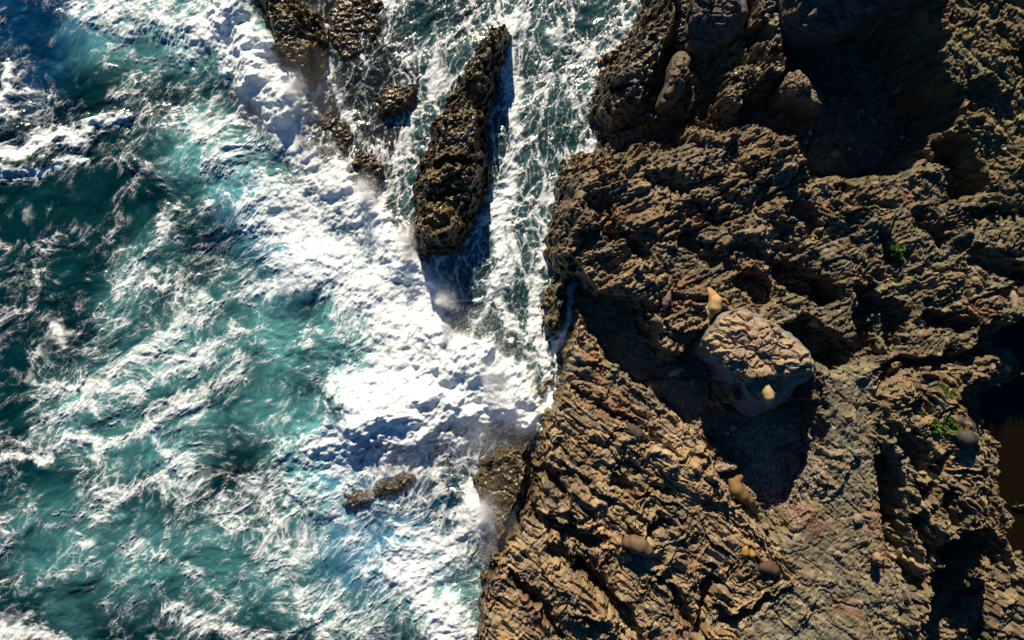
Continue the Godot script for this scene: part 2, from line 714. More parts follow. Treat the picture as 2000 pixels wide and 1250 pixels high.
const COAST := [1290, -120, 1265, 0, 1235, 50, 1190, 95, 1165, 150, 1160, 195, 1180, 240, 1185, 280, 1130, 300, 1105, 350, 1100, 400, 1085, 450, 1088, 520, 1072, 570, 1062, 640, 1085, 660, 1098, 640, 1112, 590, 1126, 548, 1132, 552, 1112, 640, 1090, 720, 1066, 800, 1052, 860, 1048, 900, 1042, 950, 1008, 1030, 982, 1080, 957, 1105, 942, 1150, 935, 1200, 930, 1260, 920, 1400, 2300, 1400, 2300, -120]
const SLAB := [1132, 552, 1160, 640, 1210, 705, 1290, 765, 1370, 830, 1415, 885, 1425, 930, 1470, 985, 1530, 1040, 1620, 1100, 1700, 1140, 1760, 1250, 1760, 1400, 925, 1400, 930, 1260, 942, 1150, 982, 1080, 1042, 950, 1066, 800, 1112, 640]
const SHELF := [1100, 400, 1105, 350, 1130, 300, 1190, 285, 1250, 255, 1330, 225, 1400, 240, 1480, 220, 1550, 230, 1575, 290, 1600, 330, 1680, 335, 1760, 325, 1810, 300, 1850, 300, 1900, 400, 2100, 400, 2300, 600, 2000, 640, 1950, 640, 1900, 700, 1760, 720, 1700, 760, 1700, 900, 1640, 1000, 1600, 1000, 1590, 960, 1600, 850, 1590, 730, 1400, 830, 1340, 790, 1290, 740, 1230, 690, 1180, 650, 1150, 600, 1130, 545, 1088, 500]
const HEAD := [1290, -120, 1265, 0, 1240, 45, 1195, 95, 1168, 150, 1165, 190, 1185, 235, 1235, 240, 1285, 225, 1300, 170, 1330, 110, 1350, 60, 1360, 0, 1360, -120]
const PIT := [1566, 60, 1750, 30, 1800, 90, 1815, 170, 1850, 215, 1830, 260, 1800, 300, 1690, 325, 1610, 310, 1575, 250, 1530, 220, 1470, 215, 1480, 170, 1560, 150]
const GULLY := [1128, 545, 1165, 590, 1200, 585, 1250, 610, 1262, 660, 1290, 700, 1340, 705, 1372, 660, 1395, 680, 1410, 800, 1590, 790, 1592, 890, 1560, 970, 1540, 1025, 1515, 1010, 1460, 940, 1425, 890, 1380, 845, 1290, 780, 1210, 715, 1155, 645]
const POND := [2000, 615, 1965, 640, 1945, 665, 2000, 690, 2015, 730, 1985, 760, 1925, 770, 1915, 800, 1935, 835, 1960, 870, 1962, 940, 1965, 990, 1980, 1010, 1985, 1085, 2010, 1130, 2300, 1130, 2300, 615]
const RIDGE := [1752, -120, 1757, 0, 1800, 90, 1818, 170, 1862, 215, 1835, 262, 1850, 290, 1900, 400, 2300, 420, 2300, -120]
const SPUR := [1700, 760, 1760, 700, 1900, 695, 2000, 690, 1980, 745, 1915, 780, 1935, 835, 1960, 870, 1965, 990, 1985, 1085, 1960, 1110, 1880, 1200, 1850, 1400, 1760, 1400, 1760, 1130, 1720, 900]


func lay_out_land() -> void:
	mesa(COAST, 1.25, 2.2, 0.12)
	mesa([935, 1010, 1000, 900, 1045, 860, 1052, 900, 1010, 1030, 965, 1045], 0.2, 1.5, 0.1)
	mesa(SLAB, 1.75, 2.6, 0.35, 0.09, -0.02)
	mesa(SHELF, 2.6, 3.2, 1.2, 0.0, -0.03)
	mesa(HEAD, 2.1, 2.4, 0.3, 0.05, 0.0)
	mesa([1590, 700, 1720, 690, 1760, 900, 1800, 1400, 1560, 1400, 1530, 1060, 1590, 960], 2.2, 1.0, 1.9, 0.0, -0.02)
	mesa(SPUR, 2.9, 2.0, 1.4, 0.02, -0.02)
	mesa(RIDGE, 3.3, 5.0, 2.6, 0.0, -0.14)
	# ground between the headland and the pit
	mesa([1470, -120, 1485, 60, 1470, 120, 1400, 125, 1405, 180, 1425, 215, 1470, 212, 1490, 165, 1560, 160, 1562, -120], 2.3, 3.0, 1.9)
	mesa([1345, 120, 1372, 125, 1380, 190, 1358, 195], 1.8, 3.0, 1.5)
	basin(PIT, 0.3, 5.0, 3.0)
	basin(GULLY, 0.7, 4.5, 2.1)
	basin([1180, 235, 1300, 222, 1330, 222, 1300, 262, 1240, 262, 1195, 292], 0.5, 2.4)
	basin([1330, 95, 1400, 95, 1480, 60, 1475, 115, 1400, 122, 1395, 215, 1340, 225, 1372, 200, 1380, 130, 1345, 120, 1310, 225, 1290, 225], 0.9, 3.0)
	basin([1121, 558, 1129, 560, 1114, 640, 1092, 735, 1075, 795, 1067, 795, 1082, 720, 1103, 640], -0.35, 7.0, 0.7)
	basin([1032, 866, 1044, 866, 1038, 930, 1016, 1000, 990, 1052, 978, 1072, 972, 1066, 1000, 1008, 1026, 930], -0.3, 6.0, 0.8)
	basin(POND, -0.3, 8.0, 1.2)
	# hollows that lie in shade on the shelf
	groove([1455, 548, 1492, 575], 22, -1.0)
	groove([1525, 530, 1600, 572], 22, -0.95)
	groove([1562, 650, 1625, 690], 26, -1.1)
	groove([1602, 552, 1625, 575], 14, -0.9)
	groove([1690, 585, 1697, 690], 22, -1.15)
	groove([1740, 608, 1750, 675], 16, -1.0)
	groove([1815, 622, 1880, 636], 16, -0.9)
	groove([1852, 300, 1872, 365], 26, -1.5)
	groove([1165, 400, 1195, 462], 16, -0.6)
	groove([1345, 412, 1408, 430], 12, -0.55)
	groove([1262, 352, 1330, 362], 10, -0.5)
	groove([1335, 470, 1395, 505], 14, -0.6)
	groove([1245, 478, 1270, 525], 14, -0.5)
	groove([1552, 405, 1588, 450], 15, -0.65)
	groove([1440, 478, 1500, 500], 10, -0.5)
	groove([1640, 370, 1650, 390], 8, -0.5)
	groove([1720, 470, 1735, 510], 9, -0.5)
	groove([1790, 430, 1830, 470], 10, -0.5)
	groove([1900, 500, 1990, 540], 14, -0.8)
	groove([1960, 130, 1990, 190], 12, -0.7)
	# lower slab: bedding clefts that run down to the right
	groove([1072, 925, 1105, 972], 12, -0.55, 0.15, 1.5)
	groove([1132, 1108, 1175, 1150, 1222, 1205, 1240, 1250], 11, -0.8, 0.15, 1.6)
	groove([1292, 1128, 1320, 1170, 1346, 1226], 8, -0.65, 0.14, 1.8)
	groove([1388, 1135, 1378, 1180, 1368, 1235], 9, -0.7, 0.14, 1.9)
	groove([1415, 1217, 1460, 1200, 1502, 1168], 8, -0.7, 0.14, 2.0)
	groove([1000, 1128, 1042, 1165, 1090, 1240], 10, -0.6, 0.15, 1.3)
	groove([1085, 1078, 1128, 1120], 12, -0.6, 0.15, 1.5)
	groove([1045, 1002, 1110, 1045, 1170, 1060], 11, -0.6, 0.15, 1.5)
	groove([1130, 950, 1190, 990], 8, -0.4, 0.15, 1.6)
	groove([1268, 1040, 1296, 1025], 9, -0.5, 0.15, 1.8)
	groove([1200, 930, 1225, 960], 9, -0.4, 0.15, 1.7)
	groove([1080, 900, 1200, 985, 1300, 1040], 5, -0.35, 0.14, 1.6)
	groove([1120, 760, 1240, 830, 1330, 900], 5, -0.35, 0.14, 1.6)
	groove([1160, 860, 1300, 960], 4, -0.3, 0.12, 1.6)
	# swells of the slab
	groove([1140, 955, 1270, 1040], 26, 0.28, 0.4, 1.6)
	groove([1105, 1170, 1180, 1220], 32, 0.35, 0.4, 1.6)
	groove([1230, 870, 1380, 940], 26, 0.25, 0.4, 1.8)
	# long clefts on the right
	groove([1735, 905, 1745, 1000, 1762, 1090, 1790, 1135], 17, -1.3)
	groove([1758, 850, 1790, 910], 15, -0.9)
	groove([1790, 1010, 1815, 1090, 1830, 1150], 13, -1.0)
	groove([1840, 970, 1852, 1020], 10, -0.8)
	groove([1830, 890, 1800, 960], 8, -0.6)
	basin([1845, 1150, 1870, 1075, 1960, 1050, 1985, 1100, 1955, 1260, 1950, 1400, 1840, 1400, 1835, 1220], 0.4, 2.6)
	mesa([1885, 1105, 1930, 1100, 1950, 1125, 1940, 1145, 1895, 1140], 2.0, 3.0, 1.7)
	mesa([1985, 1100, 2020, 1110, 2050, 1400, 1965, 1400, 1975, 1230, 1990, 1200], 1.6, 2.4, 1.0)

	var dark := Color(0.075, 0.064, 0.05)
	region(0, SHELF, 1.25, 0.0, 0.3, Color(0.132, 0.101, 0.072), 0.5)
	region(1, SLAB, 0.85, 1.0, 1.0, Color(0.222, 0.164, 0.110), 0.5, 1.6)
	region(4, [1470, 960, 1560, 1040, 1600, 960, 1595, 720, 1700, 700, 1720, 900, 1790, 1150, 1840, 1400, 1400, 1400, 1450, 1220, 1540, 1130, 1500, 1040], 0.42, 1.0, 0.2, Color(0.168, 0.146, 0.108), 0.5)
	region(6, SPUR, 1.0, 1.0, 0.85, Color(0.165, 0.128, 0.084), 0.4)
	region(3, RIDGE, 0.9, 1.0, 0.5, Color(0.118, 0.098, 0.052), 0.5, 3.0)
	region(0, [1590, 330, 2300, 400, 2300, 640, 1900, 700, 1700, 700, 1600, 640], 0.95, 0.3, 0.5, Color(0.108, 0.09, 0.06), 0.8)
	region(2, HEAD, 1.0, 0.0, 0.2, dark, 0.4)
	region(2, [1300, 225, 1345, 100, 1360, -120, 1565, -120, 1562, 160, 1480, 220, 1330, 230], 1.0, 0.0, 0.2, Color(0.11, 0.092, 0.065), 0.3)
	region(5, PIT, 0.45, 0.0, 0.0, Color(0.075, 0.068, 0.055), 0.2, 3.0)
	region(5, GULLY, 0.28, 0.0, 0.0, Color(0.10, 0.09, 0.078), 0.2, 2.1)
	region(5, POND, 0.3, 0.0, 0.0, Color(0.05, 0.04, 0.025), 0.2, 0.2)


const STACK := [960, 22, 985, 25, 1000, 45, 990, 80, 975, 115, 955, 190, 948, 205, 953, 260, 950, 330, 938, 385, 915, 440, 898, 482, 860, 492, 820, 492, 788, 455, 798, 400, 803, 340, 828, 285, 832, 235, 872, 190, 888, 150, 900, 110, 930, 70, 950, 40]
const NW_ROCK := [470, -80, 560, -80, 605, 10, 632, 60, 628, 110, 622, 148, 600, 160, 560, 128, 522, 118, 502, 80, 495, 30]
const COAST_ROCK := [922, 948, 948, 904, 1000, 876, 1032, 868, 1028, 925, 1012, 975, 992, 1040, 968, 1064, 957, 1022, 952, 988, 932, 970]


const COAST_ROCK_ZONE := [900, 850, 1045, 845, 1036, 900, 1034, 935, 1020, 985, 1000, 1045, 970, 1085, 940, 1060, 940, 1010, 900, 1000]


func lay_out_sea() -> void:
	# islets use the same ground field
	mesa(STACK, 1.8, 3.0, 0.2, -0.22, 0.0)
	groove([900, 150, 925, 190], 10, -0.5, 0.2, 1.0)
	groove([840, 330, 935, 318], 6, -0.45, 0.15, 1.0)
	groove([835, 395, 930, 372], 6, -0.4, 0.15, 1.0)
	groove([850, 450, 910, 400], 8, -0.3, 0.2, 1.0)
	mesa(NW_ROCK, 1.1, 1.8, 0.05, 0.0, -0.1)
	mesa(COAST_ROCK, 0.8, 2.4, 0.4)
	mesa([665, 985, 690, 960, 740, 945, 800, 925, 815, 935, 770, 965, 720, 985, 680, 1000], 0.3, 1.0, 0.1)
	mesa([735, 185, 775, 160, 808, 172, 800, 200, 745, 215], 0.4, 1.4, 0.2)
	mesa([688, 310, 715, 292, 742, 318, 735, 350, 700, 345], 0.45, 1.4, 0.2)
	mesa([615, 212, 650, 220, 688, 262, 672, 300, 632, 285], 0.22, 1.0, 0.1)
	mesa([640, 30, 700, -60, 750, 10, 730, 90, 680, 120, 645, 90], 0.2, 1.0, 0.08)
	region(7, [770, 0, 1015, 0, 1015, 510, 770, 510], 0.95, 0.25, 0.35, Color(0.066, 0.05, 0.025), 0.1, 0.0)
	region(8, [440, -130, 560, -130, 640, 20, 645, 180, 440, 180], 0.75, 0.25, 0.35, Color(0.066, 0.05, 0.025), 0.1, 0.0)
	region(13, [640, -130, 770, -130, 770, 140, 646, 140], 0.6, 0.3, 0.2, Color(0.022, 0.018, 0.013), 0.1, 0.0)
	region(11, [710, 145, 828, 145, 828, 235, 710, 235], 0.6, 0.3, 0.2, Color(0.05, 0.038, 0.025), 0.1, 0.0)
	region(12, [665, 270, 765, 270, 765, 375, 665, 375], 0.6, 0.3, 0.2, Color(0.06, 0.036, 0.027), 0.1, 0.0)
	region(15, [605, 205, 695, 205, 695, 308, 605, 308], 0.6, 0.3, 0.2, Color(0.03, 0.024, 0.018), 0.1, 0.0)
	region(10, [640, 900, 832, 900, 832, 1020, 640, 1020], 0.7, 0.3, 0.2, Color(0.022, 0.015, 0.012), 0.1, 0.0)
	region(9, COAST_ROCK_ZONE, 0.35, 0.9, 0.3, Color(0.11, 0.082, 0.04), 0.06, 0.5)

	# ---- open water: heaps of white water
	stroke(BU, [380, 40, 450, 70, 500, 130, 545, 185], 118, 0.34)
	stroke(BU, [470, 20, 520, 150, 570, 205], 95, 1.25)
	stroke(BU, [560, 260, 640, 300, 700, 380, 760, 460, 830, 530], 131, 0.40)
	stroke(BU, [640, 330, 720, 420, 800, 500, 850, 560], 100, 0.50)
	stroke(BU, [640, 540, 740, 600, 820, 650], 150, 0.37)
	stroke(BU, [830, 640, 790, 720], 125, 0.43)
	stroke(BU, [880, 710, 960, 715, 1020, 750], 140, 1.2)
	stroke(BU, [700, 820, 800, 800, 900, 780], 115, 0.95)
	stroke(BU, [620, 860, 700, 830], 93, 0.50)
	stroke(BU, [950, 1000, 880, 1060, 790, 1110], 112, 0.43)
	stroke(BU, [850, 1180, 900, 1230], 100, 0.34)
	stroke(BU, [590, 950, 620, 980], 62, 0.37)
	stroke(BU, [340, 330, 480, 300], 137, 0.25)
	stroke(BU, [430, 400, 520, 420], 112, 0.28)
	stroke(BU, [560, 690, 600, 740], 87, 0.25)
	stroke(BU, [230, 30, 340, 60], 62, 0.25)
	stroke(BU, [0, 330, 100, 290, 230, 230], 35, 0.25)
	stroke(BU, [10, 140, 20, 250], 30, 0.25)

	# ---- foam cover
	stroke(FO, [200, 20, 350, 50, 480, 60, 520, 150, 600, 260], 90, 0.7)
	stroke(FO, [180, 10, 270, 10], 28, 0.9)
	stroke(FO, [430, 60, 520, 150, 600, 280, 700, 390, 780, 480, 850, 570, 850, 640], 100, 1.5)
	stroke(FO, [560, 430, 660, 500, 740, 590, 800, 680, 740, 760], 150, 1.05)
	stroke(FO, [760, 790, 880, 740, 1010, 750], 115, 1.35, 1, 0.0, 0.6)
	stroke(FO, [620, 870, 700, 840, 860, 820, 970, 800], 75, 1.1)
	stroke(FO, [640, 900, 760, 900, 900, 880], 90, 0.6)
	stroke(FO, [950, 990, 880, 1060, 790, 1100, 850, 1180, 890, 1250], 95, 1.0)
	stroke(FO, [700, 1050, 760, 1180, 640, 1230], 90, 0.55)
	stroke(FO, [540, 960, 600, 980], 80, 0.75)
	stroke(FO, [0, 295, 60, 282, 140, 266, 235, 232], 30, 0.95)
	stroke(FO, [0, 335, 80, 330, 150, 312], 26, 0.85)
	stroke(FO, [10, 130, 20, 220], 24, 0.85)
	stroke(FO, [95, 75, 112, 150], 20, 0.6)
	stroke(FO, [50, 170, 130, 205, 200, 190, 260, 150], 18, 0.55)
	stroke(FO, [230, 330, 300, 270, 370, 205], 26, 0.42)
	stroke(FO, [150, 15, 158, 20], 24, 1.0)
	stroke(FO, [0, 490, 70, 480, 150, 455, 220, 470], 26, 0.45)
	stroke(FO, [240, 570, 290, 500, 325, 430, 345, 400], 28, 0.72)
	stroke(FO, [250, 540, 330, 560, 400, 590], 62, 0.62)
	stroke(FO, [0, 620, 60, 600, 110, 640, 150, 690, 220, 700], 34, 0.52)
	stroke(FO, [80, 770, 200, 740, 280, 700, 360, 640, 430, 590, 520, 560], 46, 0.72)
	stroke(FO, [40, 845, 160, 800, 260, 770, 330, 725, 400, 690, 470, 640], 40, 0.70)
	stroke(FO, [470, 700, 400, 760, 330, 800, 300, 850], 40, 0.66)
	stroke(FO, [0, 890, 70, 892, 130, 866, 190, 866], 22, 0.95)
	stroke(FO, [190, 875, 260, 850, 330, 790], 34, 0.7)
	stroke(FO, [300, 850, 360, 920], 34, 0.7)
	stroke(FO, [190, 1000, 250, 965, 310, 930], 24, 0.75)
	stroke(FO, [200, 960, 330, 950, 420, 1010, 520, 1100], 52, 0.58)
	stroke(FO, [0, 1050, 100, 1030, 200, 1060], 34, 0.36)
	stroke(FO, [0, 1240, 60, 1225, 120, 1245], 34, 0.85)
	stroke(FO, [320, 1200, 430, 1225, 520, 1250], 40, 0.7)
	stroke(FO, [480, 1060, 560, 1110, 620, 1060], 60, 0.5)
	stroke(FO, [560, 870, 500, 940, 540, 1010], 60, 0.55)
	stroke(FO, [380, 960, 460, 1000, 560, 1060, 640, 1000], 70, 0.55)
	stroke(FO, [560, 1160, 660, 1180, 720, 1230], 70, 0.6)
	stroke(FO, [230, 1060, 330, 1080, 420, 1150], 40, 0.45)
	stroke(FO, [20, 930, 120, 1000, 60, 1010], 30, 0.4)
	stroke(FO, [400, 240, 500, 260, 420, 310], 80, 0.62)
	stroke(FO, [480, 400, 520, 470], 80, 0.66)
	# clear water between
	for c in [[120, 130, 75], [60, 60, 90], [190, 180, 50], [60, 390, 80], [170, 420, 80], [270, 400, 50], [30, 450, 50], [130, 530, 75], [190, 560, 45], [30, 690, 45], [30, 825, 45], [430, 580, 26], [310, 752, 18], [100, 960, 60], [60, 1080, 60], [150, 1195, 80], [330, 1130, 45], [200, 345, 50], [640, 1105, 40], [300, 1040, 40]]:
		stroke(FO, [c[0], c[1]], c[2], -0.06, 2)
	stroke(FO, [420, 860, 500, 890], 75, 0.2, 2)
	# air in the water
	stroke(AE, [200, 60, 350, 60, 470, 90], 120, 0.85)
	stroke(AE, [400, 300, 470, 350, 520, 420], 140, 0.9)
	stroke(AE, [600, 480, 700, 560, 700, 700], 160, 0.9)
	stroke(AE, [520, 600, 560, 700, 520, 800], 110, 0.75)
	stroke(AE, [250, 860, 330, 900, 400, 820], 110, 0.6)
	stroke(AE, [100, 1050, 300, 1100, 500, 1100, 700, 1150], 180, 0.5)
	stroke(AE, [600, 850, 620, 960, 720, 1080, 850, 1150], 140, 0.85)
	stroke(AE, [500, 600, 330, 700, 150, 820], 150, 0.55)
	stroke(AE, [300, 480, 240, 600], 90, 0.4)
	stroke(AE, [210, 1010, 240, 1010], 30, 0.6)
	stroke(AE, [150, 1220, 120, 1190], 60, 0.5)
	# blue shade painted into the water: top left corner and beside the break
	stroke(BLUE_SHADE, [0, 0, 60, 40], 190, 1.0)
	stroke(BLUE_SHADE, [130, 0, 60, 150], 120, 0.8)
	stroke(BLUE_SHADE, [480, 430, 560, 520], 120, 0.6)
	stroke(BLUE_SHADE, [700, 900, 800, 1000, 700, 1080], 160, 0.7)
	# dark water over weedy rock
	stroke(DK, [650, 20, 720, 100, 720, 220, 700, 340], 130, 0.97, 1, 0.0, 0.6)
	stroke(DK, [790, 60, 790, 150], 60, 0.4)
	stroke(DK, [920, 20, 910, 60], 40, 0.8)
	stroke(DK, [900, 620, 960, 650], 50, 0.5)
	stroke(DK, [410, 880, 480, 890], 85, 0.4)
	stroke(DK, [130, 1190, 250, 1200], 70, 0.3)
	# ---- the channel
	var ch := [585, -100, 590, 200, 640, 262, 715, 375, 785, 470, 850, 555, 885, 640, 940, 668, 1005, 690, 1050, 750, 1060, 800, 1300, 700, 1300, -100]
	var v := pts2(ch, 0.0)
	for j in GH:
		for i in GW:
			var p := cell_at(i, j)
			var s := sd_poly(p, v)
			if s < 0.25:
				var w := 1.0 - smoothstep(-0.25, 0.25, s)
				var k := j * GW + i
				VF[k] = w
				FO[k] = lerpf(FO[k], clampf(FO[k] - 0.7, 0.46, 0.6), w)
				BU[k] *= 1.0 - w
				AE[k] *= 1.0 - 0.6 * w
				AE[k] = lerpf(AE[k], 0.12, w)
				DK[k] = maxf(DK[k], 0.35 * w)
	stroke(FO, [640, 40, 720, 90, 700, 200, 660, 260], 95, 0.30, 2, 0.0, 0.6)
	stroke(FO, [745, 180, 720, 260, 705, 330], 55, 0.28, 2)
	stroke(FO, [770, 60, 790, 120, 780, 200], 36, 0.62)
	stroke(FO, [830, 200, 790, 270, 770, 340, 730, 400], 30, 0.85)
	stroke(FO, [1000, 30, 995, 130, 1010, 250, 990, 380, 975, 500, 985, 600, 1000, 660], 42, 1.0)
	stroke(FO, [1000, 60, 1080, 130, 1100, 200], 36, 0.62)
	stroke(FO, [1260, 30, 1200, 85, 1130, 100, 1060, 60], 26, 0.8)
	stroke(FO, [1160, 280, 1110, 330, 1085, 430, 1060, 520, 1045, 640, 1070, 720], 32, 1.0)
	stroke(FO, [1050, 250, 1060, 350, 1030, 420], 34, 0.5)
	stroke(FO, [1170, 20, 1150, 40], 40, 0.1, 2)
	stroke(FO, [840, 30, 850, 60], 30, 0.2, 2)
	stroke(FO, [960, 60, 975, 300], 12, 0.35, 2)
	stroke(FO, [960, 640, 1010, 680], 30, 0.2, 2)
	stroke(FO, [900, 560, 950, 520, 920, 480], 30, 0.5)
	stroke(FO, [1122, 560, 1105, 640, 1080, 740, 1068, 800], 12, 1.8)
	stroke(FO, [640, 140, 618, 190, 612, 230], 9, 1.0)
	# surge where the water meets rock
	for k in GW * GH:
		if L[k] > -0.9 and L[k] < 0.5 and DK[k] < 0.25:
			FO[k] += 0.22 * (1.0 - absf(L[k] + 0.2) / 0.7)


# one piece of rock, all triangles of the given region numbers, as one mesh each
func rock_pieces(xs: PackedFloat32Array, zs: PackedFloat32Array, ids: Array) -> Array[PackedInt32Array]:
	compute_rows(xs, zs, false)
	var n := job_x.size()
	var lists: Array[PackedInt32Array] = []
	for r in 20:
		lists.append(PackedInt32Array())
	for j in job_z.size() - 1:
		var a: PackedFloat32Array = job_rows[j]
		var b: PackedFloat32Array = job_rows[j + 1]
		for i in n - 1:
			if maxf(maxf(a[i], a[i + 1]), maxf(b[i], b[i + 1])) < -0.35:
				continue
			var id := samp_reg(job_x[i], job_z[j])
			if id < 2 and job_x[i] < 4.4 and a[i] < 1.0 + 0.3 * n_tint.get_noise_2d(job_x[i] * 2.0, job_z[j] * 2.0):
				id = 14
			if id in ids:
				var g := j * n + i
				lists[id].append_array(PackedInt32Array([g, g + 1, g + n, g + 1, g + n + 1, g + n]))
	return lists


func build_land() -> void:
	var step := 0.034
	var lists := rock_pieces(axis(-1.7, 19.8, step, -2.6, 70.0), axis(-12.2, 12.2, step, -60.0, 60.0), [0, 1, 2, 3, 4, 5, 6, 14])
	var rough_m := rock_material(0.86)
	var wet_m := rock_material(0.42)
	var names := ["rock_shelf", "rock_slab", "rock_headland", "rock_ridge", "rock_flat", "gully_floor", "rock_spur"]
	var labels := ["craggy brown upper rock shelf beside the surf channel, above the gully with the big boulder", "lower tan rock slab with clefts running down to the right beside the surf", "dark wet rock headland at the top beside the channel", "olive brown rock ridge filling the top right corner", "smooth grey tan rock flat below and right of the big boulder", "dark shaded pebbly floor of the gullies and pits", "bedded tan rock spur along the brown pond"]
	tag(put("tidal_fringe", sheet(lists[14]), wet_m), "dark olive wet fringe of weedy rock along the edge of the surf", "", "", "structure")
	for r in 7:
		if lists[r].size():
			var o := put(names[r], sheet(lists[r]), wet_m if r == 2 else rough_m)
			tag(o, labels[r], "", "", "structure")


func rock_material(rough: float) -> StandardMaterial3D:
	var m := mat(rough, 0.5)
	return m


func build_islets() -> void:
	var wet_m := rock_material(0.36)
	islet("sea_stack", 7, [780, 10, 1010, 505], "long narrow wet sea stack between the breaking wave and the channel", wet_m)
	islet("shore_rock", 8, [450, -120, 645, 175], "wet brown rock at the top edge, right of the spray crest", wet_m)
	islet("shore_rock", 9, [900, 855, 1060, 1090], "low olive rock beside the lower slab, split from it by a dark crack", wet_m)
	islet("awash_rock", 10, [640, 900, 830, 1020], "dark rock breaking through the foam left of the lower slab", wet_m)
	islet("awash_rock", 11, [715, 145, 825, 230], "dark low rock awash in the inlet left of the sea stack", wet_m)
	islet("awash_rock", 12, [670, 275, 760, 370], "reddish rock awash beside the breaking wave above the sea stack's foot", wet_m)
	islet("awash_rock", 15, [600, 200, 700, 310], "streaky dark rock awash just right of the spray crest", wet_m)
	islet("awash_rock", 13, [625, -80, 765, 135], "black weedy rock awash at the top edge, right of the brown rock", wet_m)


func islet(called: String, id: int, box: Array, label: String, m: Material) -> void:
	var lo := at2(box[0], box[1], 0.0)
	var hi := at2(box[2], box[3], 0.0)
	var lists := rock_pieces(axis(lo.x, hi.x, 0.032, lo.x, hi.x), axis(lo.y, hi.y, 0.032, lo.y, hi.y), [id])
	if lists[id].size():
		tag(put(numbered(called), sheet(lists[id]), m), label, "rock")


func build_sea() -> void:
	var step := 0.034
	compute_rows(axis(-20.3, 6.4, step, -90.0, 12.0), axis(-12.8, 12.8, step, -90.0, 90.0), true)
	var n := job_x.size()
	var wat := PackedInt32Array()
	var foa := PackedInt32Array()
	for j in job_z.size() - 1:
		var a: PackedFloat32Array = job_rows[j]
		var b: PackedFloat32Array = job_rows[j + 1]
		for i in n - 1:
			if minf(minf(a[i], a[i + 1]), minf(b[i], b[i + 1])) < -50.0:
				continue
			var f := a[n * 4 + i] + a[n * 4 + i + 1] + b[n * 4 + i] + b[n * 4 + i + 1]
			var g := j * n + i
			if f > 2.0:
				foa.append_array(PackedInt32Array([g, g + 1, g + n, g + 1, g + n + 1, g + n]))
			else:
				wat.append_array(PackedInt32Array([g, g + 1, g + n, g + 1, g + n + 1, g + n]))
	var wm := mat(0.24, 0.5)
	var fm := mat(0.75, 0.3)
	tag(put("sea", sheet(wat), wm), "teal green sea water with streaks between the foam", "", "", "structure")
	tag(put("sea_foam", sheet(foa), fm), "white surf foam and churned breaking water over the sea", "foam", "", "stuff")


# ---------------------------------------------------------------- small helpers for the objects
func on_ground(px: float, py: float) -> Vector3:
	var h := 2.0
	for k in 3:
		var p := at(px, py, h)
		h = maxf(ground(p.x, p.z), -0.1)
	return at(px, py, h)


func smooth_ground(p: Vector3, r: float) -> float:
	var t := ground(p.x, p.z)
	for k in 8:
		var a := TAU * k / 8.0
		t += ground(p.x + r * cos(a), p.z + r * sin(a))
	return t / 9.0


func closed(vs: PackedVector3Array, cs: PackedColorArray, idx: PackedInt32Array) -> ArrayMesh:
	var ns := PackedVector3Array()
	ns.resize(vs.size())
	for t in range(0, idx.size(), 3):
		var a := vs[idx[t]]
		var n := (vs[idx[t + 2]] - a).cross(vs[idx[t + 1]] - a)
		for k in 3:
			ns[idx[t + k]] += n
	for k in ns.size():
		ns[k] = ns[k].normalized() if ns[k].length_squared() > 1e-14 else Vector3.UP
	var ar := []
	ar.resize(Mesh.ARRAY_MAX)
	ar[Mesh.ARRAY_VERTEX] = vs
	ar[Mesh.ARRAY_NORMAL] = ns
	if cs.size():
		ar[Mesh.ARRAY_COLOR] = cs
	ar[Mesh.ARRAY_INDEX] = idx
	var am := ArrayMesh.new()
	am.add_surface_from_arrays(Mesh.PRIMITIVE_TRIANGLES, ar)
	return am


func ray_out(v: PackedVector2Array, c: Vector2, dir: Vector2) -> float:
	var best := 0.05
	for i in v.size():
		var hit = Geometry2D.segment_intersects_segment(c, c + dir * 12.0, v[i], v[(i + 1) % v.size()])
		if hit != null:
			best = maxf(best, c.distance_to(hit))
	return best


func rounded(r: PackedFloat32Array, times: int) -> PackedFloat32Array:
	for t in times:
		var q := r.duplicate()
		for i in r.size():
			q[i] = (r[i - 1] + 2.0 * r[i] + r[(i + 1) % r.size()]) * 0.25
		r = q
	return r


